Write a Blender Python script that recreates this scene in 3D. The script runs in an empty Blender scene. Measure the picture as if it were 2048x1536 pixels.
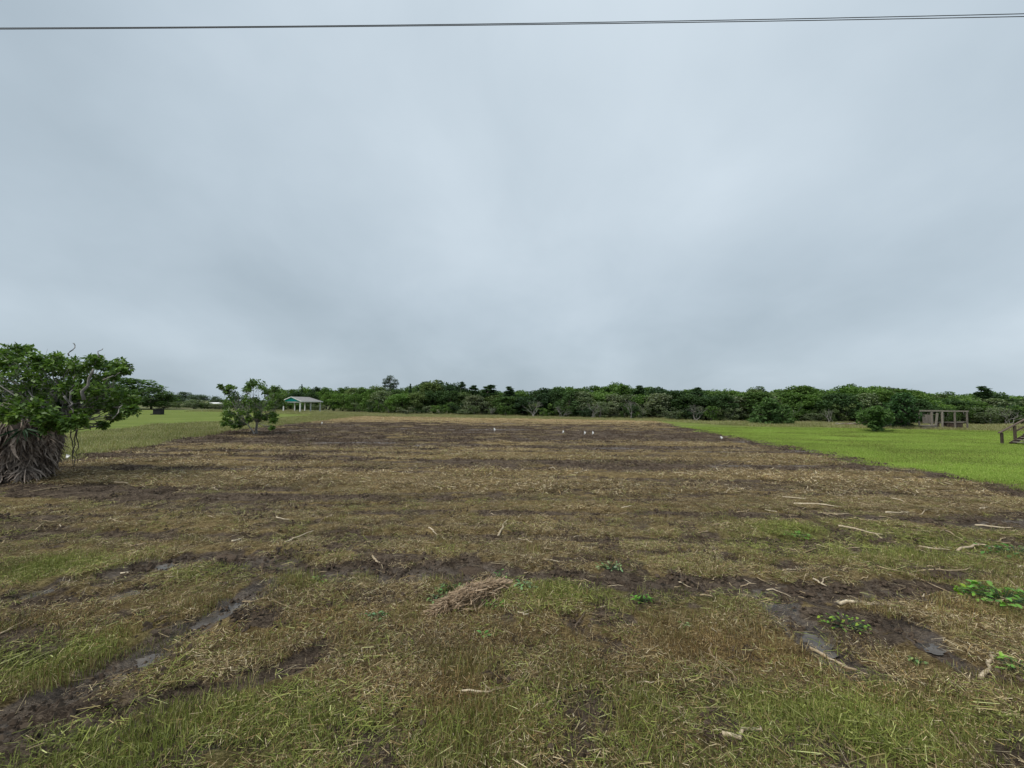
import bpy, math, random
import numpy as np
from mathutils import Vector, Matrix

random.seed(7)
RNG = np.random.default_rng(11)
scene = bpy.context.scene
COL = scene.collection

# ------------------------------------------------------------------ camera
FOC, CX, CY, HOR, ROLL, CAMH = 800.0, 1024.0, 768.0, 806.0, 0.0094, 2.6
pitch = math.atan((HOR - CY) / FOC)
Fv = Vector((0, math.cos(pitch), math.sin(pitch)))
U0 = Vector((0, -math.sin(pitch), math.cos(pitch)))
R0 = Vector((1, 0, 0))
Rv = R0 * math.cos(ROLL) + U0 * math.sin(ROLL)
Uv = U0 * math.cos(ROLL) - R0 * math.sin(ROLL)
cam_d = bpy.data.cameras.new('camera')
cam = bpy.data.objects.new('camera', cam_d)
COL.objects.link(cam)
M = Matrix((Rv, Uv, -Fv)).transposed().to_4x4()
M.translation = Vector((0, 0, CAMH))
cam.matrix_world = M
cam_d.sensor_width = 36.0
cam_d.lens = 36.0 * FOC / 2048.0
cam_d.clip_start = 0.05
cam_d.clip_end = 4000
scene.camera = cam


def ray(px, py):
    return Fv + Rv * ((px - CX) / FOC) - Uv * ((py - CY) / FOC)


def gp(px, py, z=0.0):
    """ground point (x, y) that is seen at a photograph pixel"""
    d = ray(px, py)
    t = (z - CAMH) / d.z
    return (d.x * t, d.y * t)


def at(px, py, Y):
    d = ray(px, py)
    t = Y / d.y
    return Vector((d.x * t, Y, CAMH + d.z * t))


# ------------------------------------------------------------------ world, sun, exposure
SUN_EL, SUN_AZ = math.radians(54), math.radians(235)
world = bpy.data.worlds.new('World')
scene.world = world
world.use_nodes = True
wt = world.node_tree
wt.nodes.clear()


def N(t, typ, **kw):
    n = t.nodes.new(typ)
    for k, v in kw.items():
        if k == 'inp':
            for kk, vv in v.items():
                n.inputs[kk].default_value = vv
        else:
            setattr(n, k, v)
    return n


def L(t, a, b):
    t.links.new(a, b)


def build_sky():
    t = wt
    out = N(t, 'ShaderNodeOutputWorld')
    bg = N(t, 'ShaderNodeBackground', inp={'Strength': 0.1})
    L(t, bg.outputs[0], out.inputs[0])
    nis = N(t, 'ShaderNodeTexSky', sky_type='NISHITA', sun_disc=False, sun_elevation=SUN_EL,
            sun_rotation=SUN_AZ, air_density=1.0, dust_density=3.0)
    tc = N(t, 'ShaderNodeTexCoord')
    nrm = N(t, 'ShaderNodeVectorMath', operation='NORMALIZE')
    L(t, tc.outputs['Generated'], nrm.inputs[0])
    sep = N(t, 'ShaderNodeSeparateXYZ')
    L(t, nrm.outputs[0], sep.inputs[0])

    def math_(op, a, b=None, c=None, clamp=False):
        n = N(t, 'ShaderNodeMath', operation=op, use_clamp=clamp)
        for i, v in enumerate((a, b, c)):
            if v is None:
                continue
            if isinstance(v, (int, float)):
                n.inputs[i].default_value = v
            else:
                L(t, v, n.inputs[i])
        return n.outputs[0]
    z = math_('MAXIMUM', sep.outputs[2], 0.0)
    den = math_('ADD', z, 0.42)
    comb = N(t, 'ShaderNodeCombineXYZ')
    L(t, math_('DIVIDE', sep.outputs[0], den), comb.inputs[0])
    L(t, math_('DIVIDE', sep.outputs[1], den), comb.inputs[1])
    n1 = N(t, 'ShaderNodeTexNoise', inp={'Scale': 0.9, 'Detail': 2.5, 'Roughness': 0.36, 'Distortion': 0.15})
    mp = N(t, 'ShaderNodeMapping', inp={'Location': (5.1, 2.7, 0.3), 'Scale': (1.0, 0.8, 1)})
    L(t, comb.outputs[0], mp.inputs[0])
    L(t, mp.outputs[0], n1.inputs['Vector'])
    n2 = N(t, 'ShaderNodeTexNoise', inp={'Scale': 2.6, 'Detail': 5.0, 'Roughness': 0.5, 'Distortion': 0.2})
    L(t, mp.outputs[0], n2.inputs['Vector'])
    cl0 = math_('ADD', math_('MULTIPLY', n1.outputs[0], 0.66), math_('MULTIPLY', n2.outputs[0], 0.34))
    cl = math_('ADD', math_('MULTIPLY', cl0, 0.68), 0.165)
    # a brighter opening in the cloud deck, up and a little right of the middle
    dt = N(t, 'ShaderNodeVectorMath', operation='DOT_PRODUCT', inp={1: tuple(ray(1010, -60).normalized())})
    L(t, nrm.outputs[0], dt.inputs[0])
    mr = N(t, 'ShaderNodeMapRange', interpolation_type='SMOOTHERSTEP', inp={1: 0.66, 2: 1.0, 3: 0.0, 4: 0.09})
    L(t, dt.outputs['Value'], mr.inputs[0])
    dt2 = N(t, 'ShaderNodeVectorMath', operation='DOT_PRODUCT', inp={1: tuple(ray(1620, 800).normalized())})
    L(t, nrm.outputs[0], dt2.inputs[0])
    mr2 = N(t, 'ShaderNodeMapRange', interpolation_type='SMOOTHERSTEP', inp={1: 0.78, 2: 1.0, 3: 0.0, 4: 0.09})
    L(t, dt2.outputs['Value'], mr2.inputs[0])
    # the even brightening of an overcast sky towards the zenith
    el = N(t, 'ShaderNodeMapRange', inp={1: 0.0, 2: 1.0, 3: -0.01, 4: 0.14})
    L(t, z, el.inputs[0])
    v = math_('ADD', math_('ADD', cl, mr.outputs[0]), math_('ADD', el.outputs[0], mr2.outputs[0]))
    cr = N(t, 'ShaderNodeValToRGB')
    e = cr.color_ramp.elements
    e[0].position = 0.36
    e[0].color = (0.193, 0.238, 0.273, 1)
    e[1].position = 0.80
    e[1].color = (0.430, 0.486, 0.530, 1)
    m = cr.color_ramp.elements.new(0.56)
    m.color = (0.296, 0.349, 0.392, 1)
    L(t, v, cr.inputs[0])
    sc = N(t, 'ShaderNodeVectorMath', operation='SCALE', inp={'Scale': 10.0})
    L(t, cr.outputs[0], sc.inputs[0])
    mx = N(t, 'ShaderNodeMix', data_type='RGBA', inp={0: 0.95})
    L(t, nis.outputs[0], mx.inputs[6])
    L(t, sc.outputs[0], mx.inputs[7])
    L(t, mx.outputs[2], bg.inputs[0])


build_sky()
sun_d = bpy.data.lights.new('sun', 'SUN')
sun_d.energy = 1.5
sun_d.angle = math.radians(20)
sun_d.color = (1.0, 0.95, 0.87)
sun = bpy.data.objects.new('sun', sun_d)
COL.objects.link(sun)
sd = Vector((math.sin(SUN_AZ) * math.cos(SUN_EL), math.cos(SUN_AZ) * math.cos(SUN_EL), math.sin(SUN_EL)))
sun.rotation_euler = sd.to_track_quat('Z', 'Y').to_euler()
vs = scene.view_settings
vs.view_transform = 'Standard'
vs.look = 'None'
vs.gamma = 1
vs.exposure = 0.8
vs.use_curve_mapping = False

# ------------------------------------------------------------------ labels by landmark
MARKS = [(318, 825, 'the black box'), (505, 820, 'the lone small tree'), (606, 812, 'the pavilion'), (780, 760, 'the tall pine'), (868, 765, 'the olive crown'),
         (925, 768, 'the slim cedar'), (989, 862, 'the leaning flag'), (1124, 865, 'the single flag'), (1176, 868, 'the pair of flags'), (1345, 822, 'the corner bush'),
         (1444, 878, 'the tilted flag'), (1540, 820, 'the broad round shrub'), (1690, 850, 'the brush pile'), (1750, 840, 'the vase-shaped bush'), (1888, 840, 'the timber frame'),
         (2020, 865, 'the stair')]
GMARKS = [(60, 960, 'the skirted palm'), (430, 1225, 'the left puddle'), (940, 1195, 'the straw heap'), (455, 1110, 'the biggest mud lump'), (1285, 1107, 'the smooth mud lump'),
          (1006, 1054, 'the knobbed stick'), (1635, 1010, 'the long level stick'), (1722, 1062, 'the long whitish stick'), (2000, 1200, 'the vine clump'), (1730, 1212, 'the split wood'),
          (598, 1070, 'the stick pointing away'), (265, 1090, 'the bent pale stick'), (1950, 1092, 'the elbow stick'), (1220, 1138, 'the wilted weed'), (796, 973, 'the tan stick left of centre'),
          (244, 965, 'the white stick by the palm'), (1585, 996, 'the thin stick at right'), (1815, 1138, 'the right-hand mud lump')]
USED = {}


def by_mark(head, px, tail=''):
    m_ = min(MARKS, key=lambda q: abs(q[0] - px))
    d = px - m_[0]
    where = 'behind ' if abs(d) < 14 else ('left of ' if d < 0 else 'right of ')
    if abs(d) > 55:
        where = 'well ' + where
    lab = head + ', ' + where + m_[2] + tail
    USED[lab] = USED.get(lab, 0) + 1
    return lab


def by_ground_mark(head, px, py):
    m_ = min(GMARKS, key=lambda q: math.hypot(q[0] - px, 2.5 * (q[1] - py)))
    dx, dy = px - m_[0], py - m_[1]
    a = 'beyond and ' if dy < -8 else ('nearer than and ' if dy > 8 else '')
    b = 'left of ' if dx < 0 else 'right of '
    if abs(dx) > 130:
        b = 'far ' + b
    return head + ' ' + a + b + m_[2]


# ------------------------------------------------------------------ helpers: noise, meshes


def _hash(ix, iy, s):
    h = (ix.astype(np.int64) * 374761393 + iy.astype(np.int64) * 668265263 + s * 974634777) & 0x7fffffff
    h = ((h ^ (h >> 13)) * 1274126177) & 0x7fffffff
    return ((h ^ (h >> 16)) & 0xffff) / 65535.0


def vnoise(x, y, s=0):
    x, y = np.asarray(x, float), np.asarray(y, float)
    ix, iy = np.floor(x), np.floor(y)
    fx, fy = x - ix, y - iy
    fx, fy = fx * fx * (3 - 2 * fx), fy * fy * (3 - 2 * fy)
    a, b = _hash(ix, iy, s), _hash(ix + 1, iy, s)
    c, d = _hash(ix, iy + 1, s), _hash(ix + 1, iy + 1, s)
    return (a * (1 - fx) + b * fx) * (1 - fy) + (c * (1 - fx) + d * fx) * fy


def fbm(x, y, s=0, o=4):
    v, a, tot = 0, 1.0, 0
    for k in range(o):
        v = v + a * vnoise(x * 2 ** k + 17.3 * k, y * 2 ** k - 9.1 * k, s + k)
        tot += a
        a *= 0.5
    return v / tot


def sstep(a, b, v):
    t = np.clip((v - a) / (b - a), 0, 1)
    return t * t * (3 - 2 * t)


def tag(o, label=None, cat=None, group=None, kind=None):
    for k, v in (('label', label), ('category', cat), ('group', group), ('kind', kind)):
        if v:
            o[k] = v
    return o


def empty(name, loc=(0, 0, 0), rz=0.0):
    o = bpy.data.objects.new(name, None)
    o.empty_display_size = 0.2
    o.location = loc
    o.rotation_euler = (0, 0, rz)
    COL.objects.link(o)
    return o


def link(name, me, parent=None, loc=(0, 0, 0), rot=(0, 0, 0), scl=(1, 1, 1)):
    o = bpy.data.objects.new(name, me)
    o.location, o.rotation_euler, o.scale = loc, rot, scl
    if parent:
        o.parent = parent
    COL.objects.link(o)
    return o


class MB:
    """collects geometry; every vertex carries a random value 'rnd' for its piece"""

    def __init__(s):
        s.v, s.f, s.r, s.n = [], [], [], 0

    def add(s, v, f, r=None):
        v = np.asarray(v, float).reshape(-1, 3)
        s.v.append(v)
        for q in f:
            s.f.append([i + s.n for i in q])
        rr = np.full(len(v), random.random() if r is None else r) if np.ndim(r) == 0 else np.asarray(r, float)
        s.r.append(rr)
        s.n += len(v)

    def box(s, c, d, rz=0.0, rot=None, r=None):
        x, y, z = d[0] / 2, d[1] / 2, d[2] / 2
        p = np.array([(-x, -y, -z), (x, -y, -z), (x, y, -z), (-x, y, -z), (-x, -y, z), (x, -y, z), (x, y, z), (-x, y, z)])
        R = np.array(rot if rot is not None else Matrix.Rotation(rz, 3, 'Z'))
        s.add(p @ R.T + np.array(c), [(0, 3, 2, 1), (4, 5, 6, 7), (0, 1, 5, 4), (1, 2, 6, 5), (2, 3, 7, 6), (3, 0, 4, 7)], r)

    def bar(s, a, b, w, h, r=None):
        """rectangular bar from a to b, w across, h upright"""
        a, b = Vector(a), Vector(b)
        d = b - a
        X = d.normalized()
        Zr = Vector((0, 0, 1)) if abs(X.z) < 0.95 else Vector((0, 1, 0))
        Y = Zr.cross(X).normalized()
        Z = X.cross(Y)
        R = Matrix((X, Y, Z)).transposed()
        s.box((a + b) / 2, (d.length, w, h), rot=R, r=r)

    def tube(s, pts, rad, k=6, r=None, cap=True):
        pts = [Vector(p) for p in pts]
        n = len(pts)
        if np.ndim(rad) == 0:
            rad = [rad] * n
        V = []
        for i, p in enumerate(pts):
            d = (pts[min(i + 1, n - 1)] - pts[max(i - 1, 0)])
            d = d.normalized() if d.length > 1e-9 else Vector((0, 0, 1))
            ref = Vector((0, 0, 1)) if abs(d.z) < 0.9 else Vector((1, 0, 0))
            a = d.cross(ref).normalized()
            b = d.cross(a)
            for j in range(k):
                t = 2 * math.pi * j / k
                V.append(p + (a * math.cos(t) + b * math.sin(t)) * rad[i])
        F = []
        for i in range(n - 1):
            for j in range(k):
                j2 = (j + 1) % k
                F.append((i * k + j, i * k + j2, (i + 1) * k + j2, (i + 1) * k + j))
        s.add([tuple(q) for q in V], F, r)
        if cap:
            b0 = s.n - len(V)
            s.f.append([b0 + j for j in range(k)][::-1])
            s.f.append([b0 + (n - 1) * k + j for j in range(k)])

    def mesh(s, name, mat, smooth=False):
        me = bpy.data.meshes.new(name)
        V = np.concatenate(s.v) if s.v else np.zeros((0, 3))
        me.from_pydata(V.tolist(), [], s.f)
        a = me.attributes.new('rnd', 'FLOAT', 'POINT')
        a.data.foreach_set('value', np.concatenate(s.r).astype(np.float32))
        if mat:
            me.materials.append(mat)
        if smooth:
            me.polygons.foreach_set('use_smooth', [True] * len(me.polygons))
        me.update()
        return me

    def build(s, name, mat, parent=None, smooth=False, **kw):
        return link(name, s.mesh(name, mat, smooth), parent, **kw)


def quads_mesh(name, V, mat, rnd=None, extra=None):
    """V (n,4,3) quads -> mesh"""
    n = len(V)
    me = bpy.data.meshes.new(name)
    me.vertices.add(4 * n)
    me.vertices.foreach_set('co', V.astype(np.float32).ravel())
    me.loops.add(4 * n)
    me.loops.foreach_set('vertex_index', np.arange(4 * n, dtype=np.int32))
    me.polygons.add(n)
    me.polygons.foreach_set('loop_start', np.arange(0, 4 * n, 4, dtype=np.int32))
    a = me.attributes.new('rnd', 'FLOAT', 'POINT')
    r = RNG.random(n) if rnd is None else rnd
    a.data.foreach_set('value', np.repeat(r, 4).astype(np.float32))
    if mat:
        me.materials.append(mat)
    me.update(calc_edges=True)
    me.validate()
    return me


def unit(v):
    return v / np.maximum(np.linalg.norm(v, axis=-1, keepdims=True), 1e-9)


def leaf_quads(C, length, width, up=0.5, rng=RNG, droop=0.0, out=None):
    """diamond leaves at points C"""
    n = len(C)
    d = rng.normal(size=(n, 3))
    d[:, 2] = d[:, 2] * 0.6 - droop
    if out is not None:
        d = d + out
    d = unit(d)
    nn = rng.normal(size=(n, 3))
    nn[:, 2] = np.abs(nn[:, 2]) + up
    s = unit(np.cross(d, nn))
    nrm = np.cross(s, d)
    l = (length * rng.uniform(0.65, 1.25, n))[:, None]
    w = (width * rng.uniform(0.7, 1.2, n))[:, None]
    V = np.stack([C, C + d * l * 0.45 + s * w * 0.5 + nrm * w * 0.15, C + d * l - nrm * l * 0.12,
                  C + d * l * 0.45 - s * w * 0.5 + nrm * w * 0.15], 1)
    return V


# ------------------------------------------------------------------ materials
def new_mat(name):
    m = bpy.data.materials.new(name)
    m.use_nodes = True
    t = m.node_tree
    b = t.nodes['Principled BSDF']
    return m, t, b


def ramp(t, stops, fac=None):
    cr = N(t, 'ShaderNodeValToRGB')
    el = cr.color_ramp.elements
    while len(el) > 1:
        el.remove(el[-1])
    el[0].position, el[0].color = stops[0][0], (*stops[0][1], 1)
    for p, c in stops[1:]:
        e = el.new(p)
        e.color = (*c, 1)
    if fac is not None:
        L(t, fac, cr.inputs[0])
    return cr.outputs[0]


def mixc(t, f, a, b, blend='MIX'):
    m = N(t, 'ShaderNodeMix', data_type='RGBA', blend_type=blend)
    for s, v in ((0, f), (6, a), (7, b)):
        if isinstance(v, (int, float)):
            m.inputs[s].default_value = v
        elif isinstance(v, tuple):
            m.inputs[s].default_value = (*v, 1)
        else:
            L(t, v, m.inputs[s])
    return m.outputs[2]


def mth(t, op, a, b=None, clamp=False):
    n = N(t, 'ShaderNodeMath', operation=op, use_clamp=clamp)
    for i, v in enumerate((a, b)):
        if v is None:
            continue
        if isinstance(v, (int, float)):
            n.inputs[i].default_value = v
        else:
            L(t, v, n.inputs[i])
    return n.outputs[0]


def noise(t, scale, detail=4.0, rough=0.55, vec=None, dist=0.0):
    n = N(t, 'ShaderNodeTexNoise', inp={'Scale': scale, 'Detail': detail, 'Roughness': rough, 'Distortion': dist})
    if vec is not None:
        L(t, vec, n.inputs['Vector'])
    return n.outputs[0]


def attr(t, name, typ='GEOMETRY'):
    return N(t, 'ShaderNodeAttribute', attribute_name=name, attribute_type=typ)


def simple_mat(name, c1, c2, scale=6.0, rough=0.8, bump=0.2, stretch=None, spec=0.3):
    m, t, b = new_mat(name)
    tc = N(t, 'ShaderNodeTexCoord')
    vec = tc.outputs['Object']
    if stretch:
        mp = N(t, 'ShaderNodeMapping', inp={'Scale': stretch})
        L(t, vec, mp.inputs[0])
        vec = mp.outputs[0]
    n = noise(t, scale, 6, 0.6, vec)
    r = attr(t, 'rnd').outputs['Fac']
    f = mth(t, 'ADD', mth(t, 'MULTIPLY', n, 0.7), mth(t, 'MULTIPLY', r, 0.3))
    L(t, ramp(t, [(0.3, c1), (0.7, c2)], f), b.inputs['Base Color'])
    b.inputs['Roughness'].default_value = rough
    b.inputs['Specular IOR Level'].default_value = spec
    if bump:
        bp = N(t, 'ShaderNodeBump', inp={'Strength': bump, 'Distance': 0.02})
        L(t, n, bp.inputs['Height'])
        L(t, bp.outputs[0], b.inputs['Normal'])
    return m


def foliage_mat(name, stops, trans=0.25, rough=0.5, tint=True, spec=0.3):
    """leaf colour varies leaf by leaf; object colour tints a whole plant"""
    m, t, b = new_mat(name)
    c = ramp(t, stops, attr(t, 'rnd').outputs['Fac'])
    if tint:
        oi = N(t, 'ShaderNodeObjectInfo')
        c = mixc(t, 1.0, c, oi.outputs['Color'], 'MULTIPLY')
    L(t, c, b.inputs['Base Color'])
    b.inputs['Roughness'].default_value = rough
    b.inputs['Specular IOR Level'].default_value = spec
    tr = N(t, 'ShaderNodeBsdfTranslucent')
    L(t, mixc(t, 1.0, c, (1.0, 1.15, 0.6), 'MULTIPLY'), tr.inputs[0])
    ms = N(t, 'ShaderNodeMixShader', inp={0: trans})
    L(t, b.outputs[0], ms.inputs[1])
    L(t, tr.outputs[0], ms.inputs[2])
    L(t, ms.outputs[0], t.nodes['Material Output'].inputs[0])
    return m


MAT = {}
MAT['leaf'] = foliage_mat('leaf', [(0.0, (0.040, 0.078, 0.016)), (0.45, (0.095, 0.172, 0.034)), (0.8, (0.18, 0.28, 0.062)),
                                   (1.0, (0.29, 0.40, 0.13))], 0.28, 0.42)
MAT['wood_leaf'] = foliage_mat('wood_leaf', [(0.0, (0.64, 0.72, 0.58)), (0.6, (1.3, 1.38, 1.22)), (1.0, (1.95, 1.93, 1.65))], 0.26, 0.7, True, 0.15)
MAT['weed_leaf'] = foliage_mat('weed_leaf', [(0.0, (0.055, 0.10, 0.03)), (0.6, (0.12, 0.195, 0.058)), (1.0, (0.23, 0.32, 0.11))], 0.25, 0.45)
MAT['bark'] = simple_mat('bark', (0.045, 0.038, 0.03), (0.16, 0.14, 0.12), 14, 0.9, 0.5, (1, 1, 0.25))
MAT['grey_bark'] = simple_mat('grey_bark', (0.13, 0.12, 0.11), (0.32, 0.30, 0.28), 14, 0.9, 0.4, (1, 1, 0.3))
MAT['palm_trunk'] = simple_mat('palm_trunk', (0.018, 0.014, 0.011), (0.07, 0.055, 0.045), 14, 0.95, 0.6, (1, 1, 3))
MAT['dead_frond'] = simple_mat('dead_frond', (0.034, 0.024, 0.018), (0.43, 0.345, 0.285), 9, 0.85, 0.2, (1, 1, 0.4))
MAT['green_frond'] = simple_mat('green_frond', (0.012, 0.04, 0.014), (0.03, 0.085, 0.028), 5, 0.5, 0.0)
MAT['white_paint'] = simple_mat('white_paint', (0.68, 0.68, 0.66), (0.82, 0.82, 0.80), 3, 0.6, 0.05)
MAT['teal_board'] = simple_mat('teal_board', (0.012, 0.40, 0.41), (0.02, 0.48, 0.48), 2, 0.55, 0.05)
MAT['shingle'] = simple_mat('shingle', (0.21, 0.20, 0.20), (0.37, 0.355, 0.345), 3, 0.9, 0.3)
MAT['grey_wood'] = simple_mat('grey_wood', (0.12, 0.105, 0.088), (0.32, 0.285, 0.24), 8, 0.85, 0.3, (1, 1, 1))
MAT['brown_wood'] = simple_mat('brown_wood', (0.045, 0.034, 0.026), (0.14, 0.105, 0.08), 8, 0.85, 0.3)
MAT['dark_metal'] = simple_mat('dark_metal', (0.010, 0.010, 0.013), (0.028, 0.026, 0.032), 4, 0.6, 0.1)
MAT['wire'] = simple_mat('wire', (0.03, 0.035, 0.04), (0.06, 0.065, 0.075), 4, 0.6, 0.0)
MAT['peeled'] = simple_mat('peeled', (0.30, 0.22, 0.13), (0.70, 0.60, 0.44), 18, 0.75, 0.3)
MAT['tan_stick'] = simple_mat('tan_stick', (0.22, 0.16, 0.09), (0.48, 0.38, 0.24), 18, 0.8, 0.3)
MAT['dark_stick'] = simple_mat('dark_stick', (0.05, 0.035, 0.025), (0.15, 0.11, 0.08), 18, 0.85, 0.3)
MAT['fabric_white'] = simple_mat('fabric_white', (0.84, 0.83, 0.80), (0.90, 0.89, 0.87), 4, 0.7, 0.0)
MAT['mud_clod'] = simple_mat('mud_clod', (0.026, 0.018, 0.013), (0.120, 0.090, 0.066), 9, 0.9, 0.8, None, 0.08)

# ------------------------------------------------------------------ the lot: what lies where (metres on the ground)


def poly_dist(x, y, pts):
    """distance to a polyline of ground points, and position along it 0..1"""
    best = np.full(np.shape(x), 1e9)
    for (ax, ay), (bx, by) in zip(pts[:-1], pts[1:]):
        dx, dy = bx - ax, by - ay
        t = np.clip(((x - ax) * dx + (y - ay) * dy) / (dx * dx + dy * dy + 1e-9), 0, 1)
        best = np.minimum(best, np.hypot(x - ax - t * dx, y - ay - t * dy))
    return best


RUTS = [  # pixel polylines, half width m, strength, wetness
    ([(250, 1140), (330, 1124), (430, 1112), (520, 1126), (640, 1138), (820, 1142), (960, 1136)], 0.36, 1.0, 0.5),
    ([(940, 1140), (1100, 1152), (1250, 1160), (1400, 1170), (1560, 1182), (1750, 1184), (1900, 1176)], 0.38, 1.0, 0.4),
    ([(520, 1180), (400, 1246), (300, 1308), (210, 1350), (100, 1402), (-60, 1440)], 0.21, 1.0, 0.75),
    ([(650, 1296), (540, 1345), (420, 1380), (280, 1412)], 0.19, 0.9, 0.2),
    ([(-60, 1462), (150, 1474), (300, 1480), (500, 1496)], 0.12, 1.0, 0.6),
    ([(-60, 1215), (110, 1176), (170, 1155)], 0.22, 0.8, 0.6),
    ([(180, 1205), (300, 1172)], 0.16, 0.8, 0.6),
    ([(1540, 1190), (1570, 1235), (1620, 1268), (1670, 1310), (1730, 1350)], 0.22, 1.0, 0.8),
    ([(1600, 1200), (1700, 1225), (1760, 1250)], 0.25, 0.8, 0.5),
    ([(1800, 1245), (1860, 1290), (1960, 1345)], 0.2, 1.0, 0.7),
    ([(1110, 1230), (1260, 1300)], 0.16, 0.6, 0.3),
    ([(1200, 1320), (1260, 1295)], 0.14, 0.7, 0.4),
    ([(1600, 1420), (1640, 1340), (1620, 1310)], 0.15, 0.4, 0.3),
    ([(340, 990), (900, 985), (1300, 975), (1800, 965), (2100, 985)], 0.14, 0.5, 0.1),
    ([(-40, 1012), (500, 1012), (900, 1004)], 0.13, 0.5, 0.1),
    ([(1250, 1104), (1420, 1112), (1600, 1132), (1830, 1140)], 0.16, 0.7, 0.1),
    ([(560, 1040), (800, 1050), (1100, 1042)], 0.12, 0.6, 0.1),
    ([(100, 940), (700, 930), (1100, 925), (1500, 935)], 0.22, 0.5, 0.1),
    ([(1200, 1000), (1500, 1012), (2050, 1035)], 0.15, 0.6, 0.1),
]
RUTS = [([gp(*p) for p in pl], w, s, wt_) for pl, w, s, wt_ in RUTS]


def ellipse(px, py, rx, ry):
    c = gp(px, py)
    a = abs(gp(px, py - ry)[1] - c[1])
    b = abs(gp(px, py + ry)[1] - c[1])
    return (c[0], c[1], rx * c[1] / FOC * 1.0, a, b)


def blob(x, y, E):
    cx, cy, rx, a, b = E
    dy = np.where(y > cy, (y - cy) / a, (y - cy) / b)
    return np.exp(-(((x - cx) / rx) ** 2 + dy ** 2))


GREEN = [(ellipse(*e), s) for e, s in [
    ((110, 1320, 170, 60), 1.0), ((60, 1510, 240, 40), 1.0), ((300, 1520, 260, 30), 0.5), ((380, 1435, 120, 30), 0.5),
    ((670, 1450, 190, 45), 0.9), ((420, 1145, 75, 14), 0.9), ((820, 1515, 240, 30), 0.8), ((1100, 1430, 140, 40), 0.5),
    ((1500, 1410, 300, 50), 0.7), ((1750, 1480, 300, 60), 0.7), ((1350, 1520, 260, 40), 0.6), ((1800, 1090, 330, 42), 0.8),
    ((1590, 1060, 60, 15), 0.5), ((1150, 1190, 200, 22), 0.7), ((1440, 1200, 120, 25), 0.5), ((110, 1130, 140, 25), 0.6),
    ((1950, 1440, 140, 60), 0.4), ((560, 1390, 90, 25), 0.5), ((40, 1160, 90, 30), 0.4), ((2040, 1210, 120, 40), 0.4),
    ((900, 1440, 120, 40), 0.3), ((760, 1155, 60, 10), 0.6), ((600, 1160, 60, 10), 0.5), ((980, 1330, 220, 30), 0.25)]]
RUST = [(ellipse(*e), s) for e, s in [
    ((1480, 1300, 230, 40), 1.0), ((920, 1400, 120, 30), 0.7), ((600, 1245, 150, 40), 0.7), ((200, 1330, 110, 40), 0.5),
    ((1050, 1270, 220, 50), 0.6), ((1850, 1215, 140, 22), 0.6), ((1000, 1450, 260, 30), 0.5), ((1750, 1390, 140, 40), 0.4),
    ((1650, 1170, 60, 20), 0.3), ((760, 1370, 160, 35), 0.5), ((1300, 1010, 400, 25), 0.25), ((200, 1240, 200, 40), 0.5)]]


def fields(x, y):
    """bare mud, wetness, live green and rust-coloured stubble at ground points"""
    x, y = np.asarray(x, float), np.asarray(y, float)
    mud, wet = np.zeros(x.shape), np.zeros(x.shape)
    wob = (fbm(x * 1.7, y * 1.7, 3) - 0.5)
    wob2 = (fbm(x * 5.1, y * 5.1, 8) - 0.5)
    for pl, w, s, wt_ in RUTS:
        d = poly_dist(x + wob * 0.35, y + wob * 0.35, pl) + wob2 * w * 1.3
        m = (1 - sstep(w * 0.55, w * 1.35, d)) * s
        mud = np.maximum(mud, m)
        wet = np.maximum(wet, m * wt_)
    # stripes left by the mower, across the lot; darker, wetter ground towards the far third
    st = fbm(x * 0.08, y * 1.25 + 0.10 * fbm(x * 0.3, y * 0.3, 5), 21, 4)
    dark = np.exp(-((y - 36) / 13.0) ** 2) * 0.30 + np.where(y > 14, 0.03, 0)
    edge = np.interp(y, RE[:, 0], RE[:, 1]) - x
    dark = dark + 0.42 * (1 - sstep(0.6, 2.4, edge)) * sstep(7, 9, y) * (1 - sstep(45, 55, y))
    dark = dark - sstep(52, 62, y) * 0.3
    m2 = sstep(0.52, 0.70, st + dark + 0.2 * (fbm(x * 0.8, y * 1.6, 31) - 0.5))
    m2 = m2 * sstep(6.5, 10, y) * 0.97
    mud = np.maximum(mud, m2)
    fur = fbm(x * 0.13, y * 3.1 + 0.35 * fbm(x * 0.25, y * 0.2, 6), 23, 3)
    fur = sstep(0.53, 0.63, fur + 0.14 * (fbm(x * 3.0, y * 3.0, 33) - 0.5)) * sstep(6.2, 8.0, y) * (1 - sstep(40, 55, y)) * 0.62
    mud = np.maximum(mud, fur)
    blot = sstep(0.51, 0.64, fbm(x * 1.6, y * 2.2, 44)) * 0.72 * (1 - sstep(7, 12, y))
    mud = np.maximum(mud, blot)
    wet = np.maximum(wet, m2 * 0.6 * sstep(0.60, 0.72, fbm(x * 0.2, y * 0.9, 51)))
    gr = np.zeros(x.shape)
    for E, s in GREEN:
        gr = gr + blob(x, y, E) * s
    gr = np.clip(gr * (0.45 + 1.1 * fbm(x * 2.2, y * 2.2, 61)), 0, 1)
    ru = np.zeros(x.shape)
    for E, s in RUST:
        ru = ru + blob(x, y, E) * s
    ru = np.clip(ru * (0.4 + 1.2 * fbm(x * 2.5, y * 2.5, 71)), 0, 1)
    return np.clip(mud, 0, 1), np.clip(wet, 0, 1), gr, ru


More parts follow.
